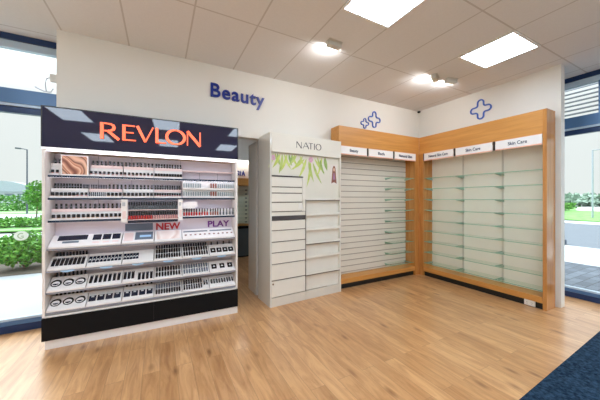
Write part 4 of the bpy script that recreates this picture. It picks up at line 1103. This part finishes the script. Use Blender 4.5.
# round sticker on the glass
t = thing('window_sticker', 'round white sticker on the glass beside the make-up stand', 'sticker', (-1.34, 3.99, 1.0))
b = B(); b.prism([(-1.342 + .060 * math.cos(k * PI / 16), 1.030 + .052 * math.sin(k * PI / 16)) for k in range(32)], XZ(), 3.9865, 3.9885); b.build('sticker_disc', frosted(), t)
b = B(); b.strip([(-1.342 + .026 * math.cos(k * PI / 10), 1.030 + .026 * math.sin(k * PI / 10), .008) for k in range(3, 19)], XZ(), 3.985, 3.9864); b.box(-1.342, -1.32, 3.985, 3.9864, 1.022, 1.030); b.build('sticker_mark', mat('sage_print', '9fb89c', .5), t)
# right side greenery
for i, (x, y, h, r, m, w) in enumerate([(32.5, 12.0, .95, 1.7, 0, 'nearest the wall end'), (37.5, 13.4, .9, 1.8, 1, 'in the middle of the row'), (42.5, 13.8, .9, 1.8, 0, 'behind the lamp post')]):
    shrub(x, y, h, r, 800, .34, m, f'spreading green shrub across the road outside the entrance glazing, {w}', 60 + i)
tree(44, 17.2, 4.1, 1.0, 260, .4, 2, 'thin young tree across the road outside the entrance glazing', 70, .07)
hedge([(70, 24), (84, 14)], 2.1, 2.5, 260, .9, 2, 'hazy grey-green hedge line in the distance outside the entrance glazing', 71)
hedge([(90, 6), (90, -24)], 2.0, 2.5, 220, .9, 2, 'long distant hedge outside the entrance glazing beyond the lamp', 72)
t = thing('street_drain', 'small dark kerb drain box beyond the paving outside the entrance', 'drain', (11.8, 4.0, -.06))
b = B(); b.box(11.35, 11.75, 3.55, 4.15, -.058, .10); b.build('drain_box', mat('drain_iron', '4a5564', .6), t, bev=.02)
b = B(); b.box(11.30, 11.349, 3.62, 4.08, -.02, .06); b.build('drain_grate', M_BLACKPANEL, t)
# louvre behind the transom glass by the wall end
t = thing('louvre_vent', 'white horizontal louvre blades behind the high pane by the wall end', 'louvre', (5.5, 1.5, 2.62))
b = B()
for k in range(8):
    z = 2.622 + .062 * k
    b.prism([(5.455, z), (5.485, z + .026), (5.489, z + .034), (5.459, z + .010)], lambda u, w, d: (u, d, w), 1.281, 2.399)
b.build('blade', mat('louvre_grey', '7e858f', .5, vary=.02), t)
for y0 in (1.262, 2.4):
    b = B(); b.box(5.43, 5.54, y0, y0 + .018, 2.60, 3.08); b.build('louvre_frame', M_FRAME, t)

# ================================================================== SKY, CAMERA
wd = bpy.data.worlds.new('overcast'); scene.world = wd; wd.use_nodes = True
nt_ = wd.node_tree; bg = nt_.nodes['Background']
tc = nt_.nodes.new('ShaderNodeTexCoord'); sp = nt_.nodes.new('ShaderNodeSeparateXYZ'); rp = nt_.nodes.new('ShaderNodeValToRGB')
nt_.links.new(tc.outputs['Generated'], sp.inputs[0]); nt_.links.new(sp.outputs['Z'], rp.inputs['Fac'])
e = rp.color_ramp.elements
e[0].position = 0.0; e[0].color = (.76, .76, .755, 1); e[1].position = 1.0; e[1].color = (3.4, 3.6, 3.9, 1)
m_ = e.new(.25); m_.color = (.80, .805, .81, 1); m_ = e.new(.5); m_.color = (1.9, 2.0, 2.15, 1)
nt_.links.new(rp.outputs['Color'], bg.inputs['Color']); bg.inputs['Strength'].default_value = 1.0

sd = bpy.data.lights.new('sun', 'SUN'); so = bpy.data.objects.new('sun', sd); COL.objects.link(so)
sd.energy = 2.9; sd.angle = math.radians(24); sd.color = (.86, .94, 1)
so.rotation_euler = Vector((.25, -.66, -.72)).to_track_quat('-Z', 'Y').to_euler(); so.location = (-20, 0, 25)
cd = bpy.data.cameras.new('camera'); cam = bpy.data.objects.new('camera', cd); COL.objects.link(cam)
cam.location = (0, 0, 1.43925); cam.rotation_euler = (PI / 2, 0, -math.radians(27.9198))
cd.sensor_width = 36; cd.lens = 264.408 / 600 * 36; cd.shift_y = -1.563 / 600; cd.clip_end = 1000
scene.camera = cam
vs = scene.view_settings; vs.view_transform = 'Standard'; vs.look = 'None'; vs.exposure = 0.35; vs.gamma = 1.0; vs.use_curve_mapping = False
cy = scene.cycles; cy.max_bounces = 10; cy.diffuse_bounces = 5; cy.glossy_bounces = 4; cy.transparent_max_bounces = 24; cy.transmission_bounces = 6
cy.use_denoising = True; cy.sample_clamp_indirect = 6.0; cy.caustics_reflective = False; cy.caustics_refractive = False
for o in list(bpy.data.objects):
    for k in ('_o', '_src'):
        if k in o: del o[k]
